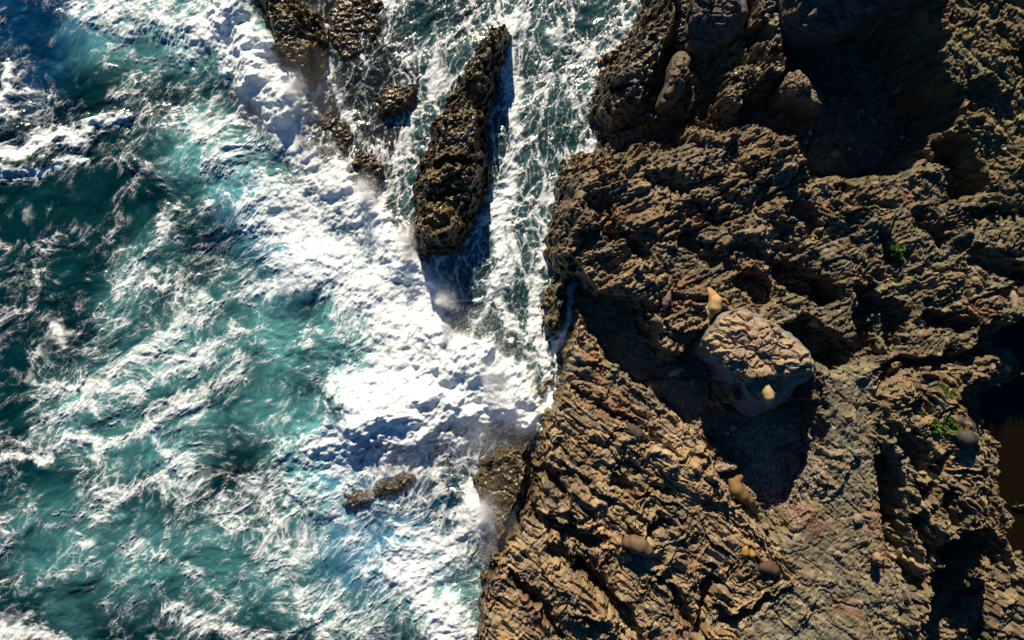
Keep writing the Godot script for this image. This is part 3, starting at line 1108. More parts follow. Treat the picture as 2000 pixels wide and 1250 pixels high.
# a boulder from the outline of its top and the outline of its foot
func boulder(label: String, top: Array, foot: Array, h_top: float, h_foot: float, gx: float, gz: float, rough: float, tint: Color, flank: Color, seg := 180, called := "boulder", step_z := 0.0, step_h := 0.0) -> MeshInstance3D:
	var vt := pts2(top, h_top)
	var vf := pts2(foot, h_foot + 0.4)
	var c := Vector2.ZERO
	for q in vt:
		c += q / vt.size()
	var rt := PackedFloat32Array()
	var rf := PackedFloat32Array()
	for i in seg:
		var d := Vector2.from_angle(TAU * i / seg)
		rt.append(ray_out(vt, c, d))
		rf.append(maxf(ray_out(vf, c, d), rt[i] + 0.05))
	rt = rounded(rt, 3)
	rf = rounded(rf, 5)
	var rings := seg / 3
	var vs := PackedVector3Array()
	var cs := PackedColorArray()
	var idx := PackedInt32Array()
	var flat_part := 0.6
	for k in rings + 1:
		var t := float(k) / rings
		for i in seg:
			var d := Vector2.from_angle(TAU * i / seg)
			var p: Vector2
			var h := 0.0
			var on_top := 1.0
			if t <= flat_part:
				var s := t / flat_part
				p = c + d * rt[i] * s
				h = h_top + gx * (p.x - c.x) + gz * (p.y - c.y) - 0.3 * pow(s, 3.0) - step_h * smoothstep(step_z, step_z + 0.1, p.y)
			else:
				var s := (t - flat_part) / (1.0 - flat_part)
				p = c + d * lerpf(rt[i], rf[i], s)
				var e := c + d * rt[i]
				var he := h_top + gx * (e.x - c.x) + gz * (e.y - c.y) - 0.3 - step_h * smoothstep(step_z, step_z + 0.1, e.y)
				h = lerpf(he, h_foot - 0.5, pow(s, 1.35))
				on_top = 1.0 - smoothstep(0.0, 0.25, s)
			var n1 := n_cell2.get_noise_3d(p.x * 0.8, h * 0.8, p.y * 1.0) + 1.0
			var n2 := n_mid.get_noise_3d(p.x, h, p.y)
			var n3 := n_fine.get_noise_3d(p.x, h, p.y)
			var n4 := n_cellv.get_noise_2d(p.x * 0.9, p.y * 1.3)
			var r := rough * lerpf(0.6, 1.0, on_top)
			var fa := n_facet1.get_noise_3d(p.x * 0.9, h * 0.9, p.y * 0.9) + 0.5
			var fb := n_facet2.get_noise_3d(p.x * 0.8, h * 0.8, p.y * 0.8) + 0.5
			h += r * (0.08 * n2 + 0.04 * n3 - 0.26 * fa - 0.10 * fb + on_top * (0.10 * n4 - 0.10 * (1.0 - smoothstep(0.0, 0.2, n1))))
			p += d * r * (0.06 * n2 + 0.03 * n3 - 0.22 * fa - 0.08 * fb) * minf(1.0, t * 3.0)
			vs.append(Vector3(p.x - c.x, h - h_foot, p.y - c.y))
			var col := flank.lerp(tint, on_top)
			var sp := n_spot.get_noise_3d(p.x, h, p.y)
			var rust := n_tint.get_noise_2d(p.x * 3.0, p.y * 3.0)
			col = col * (1.0 + 0.45 * sp)
			col = col.lerp(Color(0.20, 0.12, 0.07), clampf(rust * 0.9, 0.0, 0.4) * on_top)
			cs.append(col)
	for k in rings:
		for i in seg:
			var a := k * seg + i
			var b := k * seg + (i + 1) % seg
			idx.append_array(PackedInt32Array([a, b, a + seg, b, b + seg, a + seg]))
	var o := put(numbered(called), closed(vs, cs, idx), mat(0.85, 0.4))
	o.position = Vector3(c.x, h_foot, c.y)
	tag(o, label, "rock" if called == "boulder" else "stone")
	return o


func build_pond() -> void:
	var vs := PackedVector3Array()
	var cs := PackedColorArray()
	var idx := PackedInt32Array()
	var lo := at2(1890, 600, 0.35)
	var nx := 150
	var nz := 190
	for j in nz:
		for i in nx:
			var x := lo.x + i * 0.06
			var z := lo.y + j * 0.06
			vs.append(Vector3(x, 0.35 + 0.010 * n_chop.get_noise_2d(x * 2.5, z * 2.5), z))
			var k := 1.0 + 0.5 * n_tint.get_noise_2d(x * 1.5, z * 1.5)
			cs.append(Color(0.009 * k, 0.0055 * k, 0.002 * k))
	for j in nz - 1:
		for i in nx - 1:
			var g := j * nx + i
			idx.append_array(PackedInt32Array([g, g + 1, g + nx, g + 1, g + nx + 1, g + nx]))
	tag(put("pond", closed(vs, cs, idx), mat(0.15, 0.3)), "still dark brown pond water at the right edge behind the rocks", "", "", "structure")
	# a dead branch reaching into the pond
	var br := Node3D.new()
	br.name = "dead_branch"
	add_child(br)
	br.position = at(1998, 984, 0.35)
	tag(br, "dark wet branch with pale glints sticking out over the brown pond", "branch")
	var wood := mat(0.3, 0.6, false, Color(0.20, 0.18, 0.17))
	put("limb", tube([Vector3(0.35, 0.05, 0.1), Vector3(0.05, 0.16, 0.0), Vector3(-0.22, 0.14, 0.06), Vector3(-0.46, 0.06, 0.10)], [0.07, 0.055, 0.04, 0.015]), wood, br)
	put("twig", tube([Vector3(-0.02, 0.15, 0.0), Vector3(0.02, 0.24, -0.14), Vector3(0.12, 0.26, -0.24)], [0.035, 0.028, 0.012]), wood, br)
	put("twig", tube([Vector3(-0.2, 0.14, 0.05), Vector3(-0.3, 0.17, -0.02), Vector3(-0.38, 0.15, -0.04)], [0.025, 0.018, 0.008]), wood, br)


func tube(line: Array, radii: Array, sides := 8) -> ArrayMesh:
	var vs := PackedVector3Array()
	var idx := PackedInt32Array()
	for k in line.size():
		var dir: Vector3 = (line[mini(k + 1, line.size() - 1)] - line[maxi(k - 1, 0)]).normalized()
		var s := dir.cross(Vector3.UP).normalized()
		var u := s.cross(dir)
		for i in sides:
			var a := TAU * i / sides
			vs.append(line[k] + (s * cos(a) + u * sin(a)) * radii[k])
	for k in line.size() - 1:
		for i in sides:
			var a := k * sides + i
			var b := k * sides + (i + 1) % sides
			idx.append_array(PackedInt32Array([a, a + sides, b, b, a + sides, b + sides]))
	for e in [0, line.size() - 1]:
		vs.append(line[e])
		for i in sides:
			var a: int = e * sides + i
			var b: int = e * sides + (i + 1) % sides
			idx.append_array(PackedInt32Array([vs.size() - 1, b, a] if e else [vs.size() - 1, a, b]))
	return closed(vs, PackedColorArray(), idx)


func build_boulders() -> void:
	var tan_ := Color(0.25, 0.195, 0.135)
	var grey := Color(0.13, 0.138, 0.14)  # shadow tone painted on the flank of the huge boulder
	boulder("huge tan boulder with a flat cracked top and smooth flank painted blue grey as shade above the pebbles", [1384, 662, 1396, 640, 1418, 613, 1441, 605, 1471, 604, 1496, 624, 1530, 642, 1569, 673, 1596, 714, 1590, 730, 1556, 742, 1543, 758, 1528, 776, 1482, 778, 1456, 754, 1436, 731, 1405, 709, 1386, 684], [1381, 662, 1388, 720, 1402, 762, 1428, 797, 1455, 818, 1480, 824, 1515, 814, 1552, 792, 1580, 757, 1601, 720, 1572, 670, 1530, 638, 1496, 618, 1471, 600, 1440, 600, 1414, 610, 1392, 638], 3.8, 0.8, 0.06, -0.03, 1.0, tan_, grey, 240, "boulder", at2(0, 736, 3.8).y, 0.32)
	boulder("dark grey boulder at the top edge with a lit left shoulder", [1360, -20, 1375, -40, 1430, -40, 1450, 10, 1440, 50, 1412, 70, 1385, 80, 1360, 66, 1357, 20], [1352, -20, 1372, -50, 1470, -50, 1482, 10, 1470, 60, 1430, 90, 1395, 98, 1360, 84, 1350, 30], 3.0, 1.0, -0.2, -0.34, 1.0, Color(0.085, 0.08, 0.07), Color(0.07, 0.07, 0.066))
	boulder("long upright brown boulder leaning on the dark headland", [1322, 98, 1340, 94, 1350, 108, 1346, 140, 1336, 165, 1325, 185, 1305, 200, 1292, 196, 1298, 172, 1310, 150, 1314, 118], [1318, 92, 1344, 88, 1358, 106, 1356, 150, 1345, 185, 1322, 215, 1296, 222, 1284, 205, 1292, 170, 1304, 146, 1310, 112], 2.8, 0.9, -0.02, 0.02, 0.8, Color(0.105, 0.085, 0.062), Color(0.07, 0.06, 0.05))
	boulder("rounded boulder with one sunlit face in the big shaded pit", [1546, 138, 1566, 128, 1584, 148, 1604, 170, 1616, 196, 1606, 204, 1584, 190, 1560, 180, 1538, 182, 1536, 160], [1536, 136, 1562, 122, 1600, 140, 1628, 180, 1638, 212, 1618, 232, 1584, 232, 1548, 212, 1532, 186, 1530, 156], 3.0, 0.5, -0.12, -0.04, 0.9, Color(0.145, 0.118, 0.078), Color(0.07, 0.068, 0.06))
	boulder("great shaded rock mass at the top edge above the big pit", [1562, -190, 1820, -210, 1800, -80, 1740, -10, 1700, 25, 1660, 40, 1600, 35, 1564, 10], [1552, -200, 1835, -220, 1815, -70, 1752, 10, 1722, 55, 1660, 72, 1590, 62, 1556, 20], 4.7, 0.7, 0.33, -0.58, 1.1, Color(0.085, 0.075, 0.06), Color(0.06, 0.06, 0.055), 220)  # unseen bulk past the top edge raised and tilted to shade the pit
	boulder("flat topped brown boulder beside the seal on the pebbles", [1397, 915, 1407, 907, 1426, 904, 1444, 907, 1448, 915, 1446, 922, 1425, 924, 1400, 924], [1393, 916, 1404, 904, 1426, 900, 1448, 905, 1453, 918, 1448, 933, 1425, 938, 1398, 932], 1.75, 1.1, 0.0, -0.12, 0.6, Color(0.20, 0.16, 0.12), Color(0.12, 0.09, 0.075), 110)


func stone(px: float, py: float, r_px: float, label: String, tint: Color, flat_ := 0.8, long_ := 1.0, sink := 0.25) -> void:
	var p := on_ground(px, py)
	var r := r_px * M_PX
	var vs := PackedVector3Array()
	var cs := PackedColorArray()
	var idx := PackedInt32Array()
	var seg := 28
	var rings := 16
	for k in rings + 1:
		var ph := PI * k / rings
		for i in seg:
			var th := TAU * i / seg
			var d := Vector3(sin(ph) * cos(th), cos(ph), sin(ph) * sin(th))
			var w := d + Vector3(px, py, 0) * 0.37
			var n := 1.0 - 0.38 * (n_facet2.get_noise_3d(w.x * 0.33, w.y * 0.33, w.z * 0.33) + 0.5) + 0.12 * n_mid.get_noise_3d(w.x * 0.5, w.y * 0.5, w.z * 0.5) + 0.10 * n_fine.get_noise_3d(w.x * 0.5, w.y * 0.5, w.z * 0.5)
			vs.append(Vector3(d.x * r * long_ * n, d.y * r * flat_ * n, d.z * r * n))
			cs.append(tint * (1.0 + 0.35 * n_fine.get_noise_3d(w.x * 1.3, w.y * 1.3, w.z * 1.3)))
	for k in rings:
		for i in seg:
			var a := k * seg + i
			var b := k * seg + (i + 1) % seg
			idx.append_array(PackedInt32Array([a, b, a + seg, b, b + seg, a + seg]))
	var o := put(numbered("stone"), closed(vs, cs, idx), mat(0.85, 0.4))
	o.position = Vector3(p.x, smooth_ground(p, r * 0.8) + r * flat_ * (1.0 - 2.0 * sink), p.z)
	tag(o, label, "stone")


func build_stones() -> void:
	var warm := Color(0.27, 0.21, 0.13)
	var grey := Color(0.15, 0.14, 0.12)
	stone(1600, 630, 10, "rounded tan stone on the dark edge right of the huge boulder", warm, 0.8, 1.2)
	stone(1675, 884, 8.5, "grey round stone on the flat near the upper right of the shaded basin", grey)
	stone(1674, 1013, 10, "purplish lumpy stone with a short shadow on the rock flat", Color(0.19, 0.15, 0.125))
	stone(1709, 1087, 9.5, "tan lumpy stone throwing a long shadow on the rock flat", Color(0.22, 0.17, 0.11), 1.3, 1.0, 0.05)
	stone(1745, 1107, 8, "smooth grey stone beside the long dark cleft", grey)
	stone(1757, 1117, 7.5, "smaller grey stone touching the stone by the long cleft", grey, 0.7)
	stone(1636, 1082, 7, "pinkish crumbly stone low on the rock flat", Color(0.21, 0.16, 0.13), 0.7, 1.2)
	stone(1570, 279, 6, "small pinkish stone at the left end of the big shaded pit", Color(0.19, 0.14, 0.10))
	stone(1631, 300, 9, "tan angular stone on the sunlit rim of the big shaded pit", Color(0.24, 0.17, 0.09), 0.7, 1.2)
	stone(1659, 291, 3, "small white stone at the rim of the big shaded pit", Color(0.5, 0.48, 0.44))
	stone(1762, 268, 4.5, "bluish pale stone in the shade under the right ridge", Color(0.28, 0.36, 0.38))
	stone(1773, 276, 4.5, "grey stone next to the bluish one under the right ridge", Color(0.2, 0.24, 0.26))
	stone(1432, 836, 7, "blue grey stone in the shade below the huge boulder", Color(0.16, 0.2, 0.22))
	stone(1421, 846, 4, "little pale stone in the shade beside the blue grey one", Color(0.3, 0.34, 0.36))
	stone(1455, 860, 6, "dim grey stone among the shaded pebbles", Color(0.13, 0.14, 0.14))
	stone(1490, 984, 4, "whitish stone at the shadow edge of the pebble beach", Color(0.42, 0.36, 0.30), 0.7, 1.3)
	stone(1495, 998, 4, "whitish stone lowest on the pebble beach", Color(0.42, 0.36, 0.30), 0.7, 1.2)
	stone(1486, 993, 3.5, "grey white stone between two whitish ones on the beach", Color(0.36, 0.32, 0.28), 0.7, 1.2)
	stone(1655, 410, 7, "brown knob of stone with a black shadow on the upper shelf", Color(0.15, 0.11, 0.08), 1.4, 0.9, 0.1)
	stone(1790, 374, 8, "smooth tan stone on the shelf below the big pit", Color(0.17, 0.13, 0.09))
	# pebbles, too many and too small to pick apart
	var rng := RandomNumberGenerator.new()
	rng.seed = 5
	var base := SphereMesh.new()
	base.radius = 1.0
	base.height = 1.5
	base.radial_segments = 8
	base.rings = 5
	var beach := pts2([1405, 935, 1440, 930, 1455, 925, 1475, 900, 1430, 850, 1470, 830, 1585, 830, 1590, 900, 1560, 970, 1540, 1025, 1510, 1015, 1470, 985, 1440, 960, 1405, 962], 1.0)
	var bx := box_of(beach, 0.0)
	var where: Array[Transform3D] = []
	var tints: Array[Color] = []
	while where.size() < 5200:
		var p := Vector2(rng.randf_range(cell_at(bx[0], 0).x, cell_at(bx[1], 0).x), rng.randf_range(cell_at(0, bx[2]).y, cell_at(0, bx[3]).y))
		var s := sd_poly(p, beach)
		if s > 0.0:
			continue
		var r := 0.018 + 0.045 * pow(rng.randf(), 2.5)
		var tr := Basis(Vector3.UP, rng.randf() * TAU).scaled_local(Vector3(r * rng.randf_range(0.9, 1.6), r * 0.8, r))
		where.append(Transform3D(tr, Vector3(p.x, ground(p.x, p.y) + r * 0.35, p.y)))
		var k := rng.randf_range(0.45, 1.4)
		tints.append(Color(0.2 * k, 0.17 * k, 0.14 * k))
	scatter("beach_pebbles", "small grey and whitish pebbles spread over the shaded basin floor", base, where, tints, mat(0.8, 0.4))


func scatter(called: String, label: String, m: Mesh, where: Array[Transform3D], tints: Array[Color], material: Material) -> void:
	var mm := MultiMesh.new()
	mm.transform_format = MultiMesh.TRANSFORM_3D
	mm.use_colors = tints.size() > 0
	mm.mesh = m
	mm.instance_count = where.size()
	for i in where.size():
		mm.set_instance_transform(i, where[i])
		if tints.size():
			mm.set_instance_color(i, tints[i])
	var o := MultiMeshInstance3D.new()
	o.name = called
	o.multimesh = mm
	o.material_override = material
	add_child(o)
	tag(o, label, "", "", "stuff")


# ---------------------------------------------------------------- seals
func smin(a: float, b: float, k: float) -> float:
	var h := maxf(k - absf(a - b), 0.0) / k
	return minf(a, b) - h * h * k * 0.25


# bones: [from, to, radius from, radius to]; one continuous skin by surface nets
func skin(bones: Array, cell: float, blend: float, shade: Callable) -> ArrayMesh:
	var lo: Vector3 = bones[0][0]
	var hi := lo
	for b in bones:
		for e in 2:
			var r: Vector3 = Vector3.ONE * (b[2 + e] + blend + cell * 2.0)
			lo = lo.min(b[e] - r)
			hi = hi.max(b[e] + r)
	var n := Vector3i(((hi - lo) / cell).ceil()) + Vector3i.ONE
	var f := PackedFloat32Array()
	f.resize(n.x * n.y * n.z)
	f.fill(1.0)
	for b in bones:
		var a: Vector3 = b[0]
		var e: Vector3 = b[1] - a
		var l2 := maxf(e.length_squared(), 1e-8)
		var m: Vector3 = Vector3.ONE * (maxf(b[2], b[3]) + blend + cell * 1.5)
		var i0 := Vector3i(((a.min(b[1]) - m - lo) / cell).floor()).clamp(Vector3i.ZERO, n - Vector3i.ONE)
		var i1 := Vector3i(((a.max(b[1]) + m - lo) / cell).ceil()).clamp(Vector3i.ZERO, n - Vector3i.ONE)
		for z in range(i0.z, i1.z + 1):
			for y in range(i0.y, i1.y + 1):
				for x in range(i0.x, i1.x + 1):
					var p := lo + Vector3(x, y, z) * cell
					var t := clampf((p - a).dot(e) / l2, 0.0, 1.0)
					var d := p.distance_to(a + e * t) - lerpf(b[2], b[3], t)
					var k := (z * n.y + y) * n.x + x
					f[k] = smin(f[k], d, blend)
	var vs := PackedVector3Array()
	var cs := PackedColorArray()
	var idx := PackedInt32Array()
	var id := PackedInt32Array()
	id.resize(f.size())
	id.fill(-1)
	var st := [1, n.x, n.x * n.y]
	for z in n.z - 1:
		for y in n.y - 1:
			for x in n.x - 1:
				var k := (z * n.y + y) * n.x + x
				var s := 0
				for c in 8:
					if f[k + (c & 1) + ((c >> 1) & 1) * n.x + (c >> 2) * n.x * n.y] < 0.0:
						s += 1
				if s == 0 or s == 8:
					continue
				var q := Vector3.ZERO
				var w := 0
				for c in 8:
					for ax in 3:
						if (c >> ax) & 1:
							continue
						var k0: int = k + (c & 1) + ((c >> 1) & 1) * n.x + (c >> 2) * n.x * n.y
						var f0 := f[k0]
						var f1 := f[k0 + st[ax]]
						if (f0 < 0.0) != (f1 < 0.0):
							var g := Vector3(c & 1, (c >> 1) & 1, c >> 2)
							g[ax] += f0 / (f0 - f1)
							q += g
							w += 1
				id[k] = vs.size()
				var v := lo + (Vector3(x, y, z) + q / w) * cell
				vs.append(v)
				cs.append(shade.call(v))
	for z in range(1, n.z - 1):
		for y in range(1, n.y - 1):
			for x in range(1, n.x - 1):
				var k := (z * n.y + y) * n.x + x
				for ax in 3:
					var inside := f[k] < 0.0
					if inside == (f[k + st[ax]] < 0.0):
						continue
					var b: int = st[(ax + 1) % 3]
					var c: int = st[(ax + 2) % 3]
					var q := [id[k], id[k - b], id[k - b - c], id[k - c]]
					if q.has(-1):
						continue
					if inside:
						idx.append_array(PackedInt32Array([q[0], q[2], q[1], q[0], q[3], q[2]]))
					else:
						idx.append_array(PackedInt32Array([q[0], q[1], q[2], q[0], q[2], q[3]]))
	return closed(vs, cs, idx)


# spine: px, py, radius for each joint from tail to nose; front: which joint carries the fore flippers
func seal(label: String, spine: Array, back: Color, belly: Color, front := -1, rest := 0.55, group := "seals hauled out on the rocks") -> void:
	var o_at := on_ground(spine[spine.size() / 6 * 3], spine[spine.size() / 6 * 3 + 1])
	o_at.y = smooth_ground(o_at, 0.3)
	var j: Array[Vector3] = []
	var r: Array[float] = []
	for k in range(0, spine.size(), 3):
		var p := on_ground(spine[k], spine[k + 1])
		var h := lerpf(smooth_ground(p, 0.22), o_at.y, rest)
		p = at(spine[k], spine[k + 1], h + spine[k + 2])
		j.append(Vector3(p.x - o_at.x, h - o_at.y + spine[k + 2] * 0.9 + 0.04, p.z - o_at.z))
		r.append(spine[k + 2])
	var bones := []
	for k in j.size() - 1:
		bones.append([j[k], j[k + 1], r[k], r[k + 1]])
	var e := j.size() - 1
	var nose := (j[e] - j[e - 1]).normalized()
	bones.append([j[e], j[e] + nose * r[e] * 0.9, r[e] * 0.8, r[e] * 0.5])
	# hind flippers
	var back_dir := (j[0] - j[1]).normalized()
	var side := back_dir.cross(Vector3.UP).normalized()
	var big := 0.0
	for q in r:
		big = maxf(big, q)
	for s in [-1.0, 1.0]:
		var tip: Vector3 = j[0] + (back_dir * 0.9 + side * s * 0.55) * big * 1.15
		tip.y = j[0].y - r[0] * 0.3
		bones.append([j[0], tip, maxf(r[0] * 0.7, 0.04), 0.03])
	# fore flippers, swept back from the chest
	var c := front if front >= 0 else e - 2
	var fwd := (j[c + 1] - j[c]).normalized()
	var out := fwd.cross(Vector3.UP).normalized()
	for s in [-1.0, 1.0]:
		var root: Vector3 = j[c] + out * s * r[c] * 0.8 - Vector3.UP * r[c] * 0.15
		var mid: Vector3 = root + (out * s * 0.9 - fwd * 0.5) * big * 0.95
		mid.y = 0.02 + j[c].y - r[c] * 0.55
		var tip: Vector3 = mid + (out * s * 0.25 - fwd) * big * 0.8
		bones.append([root, mid, big * 0.26, big * 0.18])
		bones.append([mid, tip, big * 0.18, 0.03])
	var shade := func(v: Vector3) -> Color:
		var away := 1.0
		for i in j.size():
			away = minf(away, v.distance_to(j[i]) - r[i] * 1.15)
		var dark := maxf(smoothstep(0.02, 0.10, away) * 0.6, 1.0 - smoothstep(0.0, 0.09, v.distance_to(j[e] + nose * r[e] * 1.3)))
		var k := smoothstep(-0.5, 0.7, n_mid.get_noise_3d(v.x * 1.6 + o_at.x, v.y * 1.6, v.z * 1.6 + o_at.z) + 0.2)
		return back.lerp(belly, k * 0.8) * (1.0 - 0.6 * dark) * (1.0 + 0.4 * n_fine.get_noise_3d(v.x * 3.0, v.y * 3.0, v.z * 3.0))
	var o := put(numbered("seal"), skin(bones, 0.028, big * 0.38, shade), mat(0.72, 0.3))
	o.position = o_at
	tag(o, label, "seal", group)


func build_seals() -> void:
	var brown := Color(0.13, 0.08, 0.03)
	var gold := Color(0.22, 0.13, 0.03)
	var dark := Color(0.045, 0.035, 0.032)
	seal("golden seal stretched out on its back just above the huge boulder", [1382, 628, 0.05, 1388, 613, 0.12, 1396, 600, 0.22, 1397, 588, 0.22, 1391, 576, 0.15, 1386, 567, 0.09], Color(0.30, 0.17, 0.05), Color(0.42, 0.32, 0.18))
	seal("brown seal curled on the sunlit pebbles beside the flat topped boulder", [1474, 984, 0.09, 1463, 977, 0.16, 1450, 967, 0.23, 1439, 956, 0.25, 1434, 945, 0.19, 1440, 936, 0.13, 1447, 931, 0.085], brown, Color(0.16, 0.10, 0.04))
	seal("dark seal curled in the shade of the huge boulder", [1548, 922, 0.08, 1551, 914, 0.16, 1552, 903, 0.2, 1546, 892, 0.2, 1536, 884, 0.17, 1525, 882, 0.12, 1516, 883, 0.08], Color(0.10, 0.08, 0.07), Color(0.16, 0.11, 0.08))
	seal("sleek dark grey seal lying on the slab left of the gully end", [1265, 858, 0.06, 1256, 853, 0.13, 1246, 848, 0.2, 1238, 841, 0.19, 1232, 835, 0.13, 1228, 830, 0.08], dark, Color(0.06, 0.05, 0.045))
	seal("fattest brown seal in a hollow of the lower slab", [1217, 1063, 0.06, 1225, 1060, 0.19, 1237, 1060, 0.28, 1251, 1066, 0.29, 1264, 1075, 0.21, 1272, 1081, 0.12], Color(0.095, 0.06, 0.03), Color(0.14, 0.10, 0.07))
	seal("golden pup on the left of a pair on the slab", [1455, 1087, 0.09, 1455, 1080, 0.14, 1455, 1074, 0.12, 1457, 1069, 0.07], gold, Color(0.27, 0.17, 0.05), 1)
	seal("golden pup on the right of a pair on the slab", [1470, 1089, 0.07, 1469, 1083, 0.12, 1468, 1079, 0.1, 1466, 1076, 0.06], gold, Color(0.27, 0.17, 0.05), 1)
	seal("dark brown seal lying below the two golden pups", [1482, 1111, 0.07, 1490, 1108, 0.16, 1501, 1108, 0.22, 1511, 1113, 0.2, 1519, 1119, 0.1], Color(0.065, 0.042, 0.025), Color(0.085, 0.055, 0.035), 2)
	seal("slim dark brown seal with its pale nose up in the shelf's shade", [1297, 601, 0.06, 1300, 593, 0.13, 1303, 585, 0.13, 1305, 578, 0.1, 1307, 571, 0.065], Color(0.11, 0.075, 0.07), Color(0.16, 0.11, 0.10), 2)
	seal("pale pinkish seal at the shadow's edge in the gully left of the huge boulder", [1311, 730, 0.06, 1316, 727, 0.12, 1323, 723, 0.13, 1329, 720, 0.11, 1333, 721, 0.07], Color(0.26, 0.19, 0.14), Color(0.36, 0.26, 0.22), 2)
	seal("tiny brown pup in the dark gully below the pale pinkish seal", [1351, 750, 0.05, 1353, 746, 0.08, 1355, 742, 0.08, 1356, 739, 0.05], Color(0.18, 0.11, 0.06), Color(0.24, 0.17, 0.12), 1)
	seal("pale grey brown seal on the dark rock at the right edge above the pond", [1977, 607, 0.06, 1981, 599, 0.1, 1981, 590, 0.13, 1979, 581, 0.14, 1978, 573, 0.09], Color(0.18, 0.15, 0.11), Color(0.24, 0.19, 0.13), 2)
	seal("upper of two dark grey seals beside the larger green plant", [1864, 818, 0.1, 1870, 821, 0.22, 1880, 827, 0.29, 1889, 834, 0.26, 1896, 839, 0.13], Color(0.05, 0.044, 0.036), Color(0.085, 0.075, 0.06), 2)
	seal("lower of two dark grey seals beside the larger green plant", [1872, 850, 0.1, 1880, 853, 0.22, 1889, 856, 0.27, 1897, 858, 0.22, 1902, 856, 0.12], Color(0.035, 0.032, 0.029), Color(0.06, 0.055, 0.048), 2)
	seal("little golden pup among kelp coloured rock at the right edge", [1969, 722, 0.05, 1967, 718, 0.1, 1964, 715, 0.1, 1962, 712, 0.06], Color(0.32, 0.2, 0.06), Color(0.42, 0.3, 0.14), 1)
	# on the boulder: its height is the boulder's
	perched("pale cream seal asleep on the lower step of the huge boulder", [1503, 782, 0.10, 1502, 775, 0.17, 1500, 766, 0.16, 1498, 758, 0.10, 1499, 754, 0.07], 3.38, Color(0.27, 0.22, 0.11), Color(0.34, 0.28, 0.16))


func perched(label: String, spine: Array, h: float, back: Color, belly: Color) -> void:
	var j: Array[Vector3] = []
	var o_at := at(spine[6], spine[7], h)
	var bones := []
	for k in range(0, spine.size(), 3):
		j.append(at(spine[k], spine[k + 1], h + spine[k + 2] * 0.8) - o_at)
	for k in j.size() - 1:
		bones.append([j[k], j[k + 1], spine[k * 3 + 2], spine[k * 3 + 5]])
	for s in [-1.0, 1.0]:
		bones.append([j[2] + Vector3(s * 0.14, -0.06, 0), j[2] + Vector3(s * 0.27, -0.14, 0.06), 0.06, 0.035])
		bones.append([j[0], j[0] + Vector3(s * 0.09, -0.08, 0.16), 0.06, 0.025])
	var shade := func(v: Vector3) -> Color:
		return back.lerp(belly, smoothstep(-0.3, 0.3, n_mid.get_noise_3d(v.x, v.y, v.z))) * (1.0 + 0.15 * n_fine.get_noise_3d(v.x * 3.0, v.y * 3.0, v.z * 3.0))
	var o := put(numbered("seal"), skin(bones, 0.026, 0.1, shade), mat(0.72, 0.3))
	o.position = o_at
	tag(o, label, "seal", "seals hauled out on the rocks")


# ---------------------------------------------------------------- plants
func plant(label: String, spots: Array, leaves: int, seed_: int) -> void:
	var rng := RandomNumberGenerator.new()
	rng.seed = seed_
	var root := Node3D.new()
	root.name = numbered("seaside_plant")
	add_child(root)
	var o_at := on_ground(spots[0], spots[1])
	root.position = o_at
	tag(root, label, "plant", "green plants in the rock")
	for c in range(0, spots.size(), 3):
		var vs := PackedVector3Array()
		var cs := PackedColorArray()
		var idx := PackedInt32Array()
		var mid := on_ground(spots[c], spots[c + 1])
		var r: float = spots[c + 2] * M_PX
		for k in leaves:
			var a := rng.randf() * TAU
			var q := r * sqrt(rng.randf())
			var p := Vector3(mid.x + q * cos(a), 0.0, mid.z + q * sin(a))
			p.y = ground(p.x, p.z) + 0.02 + rng.randf() * 0.16 * (1.0 - 0.6 * q / r)
			p -= o_at
			var dir := Vector3(cos(a + rng.randf_range(-1.2, 1.2)), rng.randf_range(0.1, 0.9), sin(a + rng.randf_range(-1.2, 1.2))).normalized()
			var l := rng.randf_range(0.05, 0.11)
			var sd := dir.cross(Vector3.UP).normalized() * l * 0.32
			var up := sd.cross(dir).normalized() * l * 0.12
			var b := vs.size()
			vs.append_array(PackedVector3Array([p, p + dir * l * 0.5 + sd - up, p + dir * l * 0.5 + up * 0.6, p + dir * l * 0.5 - sd - up, p + dir * l]))
			var g := rng.randf_range(0.6, 1.4)
			for i in 5:
				cs.append(Color(0.06 * g, 0.11 * g, 0.008 * g))
			idx.append_array(PackedInt32Array([b, b + 1, b + 2, b, b + 2, b + 3, b + 1, b + 4, b + 2, b + 2, b + 4, b + 3]))
		var m := mat(0.6, 0.4)
		m.cull_mode = BaseMaterial3D.CULL_DISABLED
		m.backlight_enabled = true
		m.backlight = Color(0.3, 0.3, 0.1)
		put("leaf_clump", closed(vs, cs, idx), m, root).set_meta("kind", "stuff")


func build_plants() -> void:
	plant("small bright green plant clump high on the upper shelf", [1745, 492, 9, 1750, 502, 7, 1757, 485, 7, 1741, 484, 5], 160, 3)
	plant("larger bright green plant clump beside the two dark grey seals", [1850, 828, 12, 1856, 836, 10, 1846, 822, 9, 1824, 832, 9, 1820, 826, 6], 200, 4)
	plant("faint green tuft by the strata above the larger plant", [1836, 758, 5, 1858, 770, 5, 1846, 768, 4], 70, 6)
	plant("dim green tuft in the shade at the bottom right", [1870, 1135, 7, 1866, 1126, 4], 90, 7)


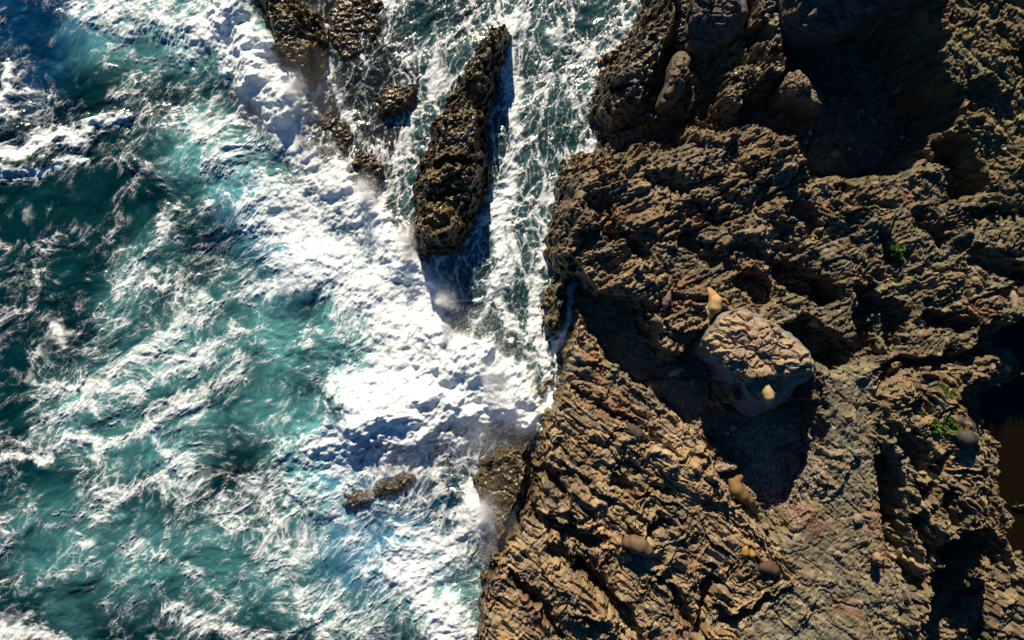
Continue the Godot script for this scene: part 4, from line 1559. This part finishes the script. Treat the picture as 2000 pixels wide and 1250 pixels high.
# ---------------------------------------------------------------- spray
func build_spray() -> void:
	var rng := RandomNumberGenerator.new()
	rng.seed = 77
	var drop := SphereMesh.new()
	drop.radius = 1.0
	drop.height = 2.0
	drop.radial_segments = 4
	drop.rings = 2
	# px, py, spread across px, height, how many, size
	var bursts := [[1015, 820, 35, 0.9, 1000], [940, 860, 45, 0.9, 1500], [900, 880, 60, 0.8, 1600], [800, 920, 60, 0.5, 1400], [700, 985, 35, 0.5, 250], [760, 960, 40, 0.5, 250], [955, 970, 30, 0.8, 1600], [960, 1020, 25, 0.7, 1600], [955, 1080, 22, 0.6, 1000], [940, 640, 40, 0.8, 2000], [890, 640, 40, 0.8, 1600], [860, 560, 30, 1.0, 1400], [800, 470, 30, 1.0, 1400], [720, 380, 28, 1.0, 1200], [640, 300, 28, 1.0, 1000], [510, 70, 20, 1.2, 700], [530, 140, 24, 1.2, 700], [900, 1130, 60, 0.4, 900], [640, 1050, 90, 0.3, 700]]
	var where: Array[Transform3D] = []
	for b: Array in bursts:
		for k in int(b[4] * 2.2):
			var px: float = b[0] + rng.randfn(0.0, b[2] * 0.55)
			var py: float = b[1] + rng.randfn(0.0, b[2] * 0.55)
			var p := at(px, py, 0.3)
			var base := 0.1 + samp(BU, p.x, p.z)
			var h: float = base + absf(rng.randfn(0.0, b[3] * 0.35))
			var r := 0.004 + 0.005 * pow(rng.randf(), 4.0)
			p = at(px, py, h)
			where.append(Transform3D(Basis().scaled(Vector3(r, r, r)), p))
	# jets thrown out of the bursts: px, py, reach px, from angle, to angle, how many
	for b: Array in [[945, 755, 112, -100.0, 45.0, 80], [555, 170, 55, -60.0, 70.0, 40], [770, 470, 50, -60.0, 20.0, 40], [690, 370, 45, -60.0, 20.0, 36], [850, 590, 55, -60.0, 30.0, 40], [930, 1000, 45, -60.0, 50.0, 36], [730, 975, 50, -200.0, -60.0, 6]]:
		for jet in int(b[5]):
			var ang := deg_to_rad(rng.randf_range(b[3], b[4]))
			var reach: float = b[2] * rng.randf_range(0.55, 1.15)
			for q in 260:
				var t := pow(rng.randf(), 0.7)
				var off := rng.randfn(0.0, 2.0 + 5.0 * t)
				var px: float = b[0] + cos(ang) * reach * t - sin(ang) * off
				var py: float = b[1] + sin(ang) * reach * t + cos(ang) * off
				var h := 1.5 * (1.0 - t * t) * rng.randf_range(0.5, 1.0) + 0.2
				var p := at(px, py, h)
				var r := 0.0035 + 0.005 * pow(rng.randf(), 4.0)
				where.append(Transform3D(Basis().scaled(Vector3(r, r, r)), p))
	# soft mist over the break: px, py, height, half sizes across, down the picture (px) and up (m), density
	var k := 0
	for c: Array in [[560, 175, 0.8, 110, 100, 0.8, 0.06], [985, 840, 0.8, 70, 50, 0.8, 0.06], [955, 1010, 0.5, 50, 70, 0.7, 0.16]]:
		var f := FogVolume.new()
		f.name = numbered("spray_mist")
		f.shape = RenderingServer.FOG_VOLUME_SHAPE_ELLIPSOID
		f.size = Vector3(c[3] * M_PX, c[5], c[4] * M_PX) * 2.0
		var fm := FogMaterial.new()
		fm.albedo = Color(0.97, 0.97, 0.98)
		fm.density = c[6]
		f.material = fm
		add_child(f)
		f.position = at(c[0], c[1], c[2])
		f.rotation.y = rng.randf() * 0.6
		tag(f, "soft white mist blown off the breaking wave", "", "", "stuff")
		k += 1
	var none: Array[Color] = []
	scatter("spray_droplets", "white spray droplets flung up along the breaking wave", drop, where, none, mat(0.4, 0.5, false, Color(0.93, 0.94, 0.95)))
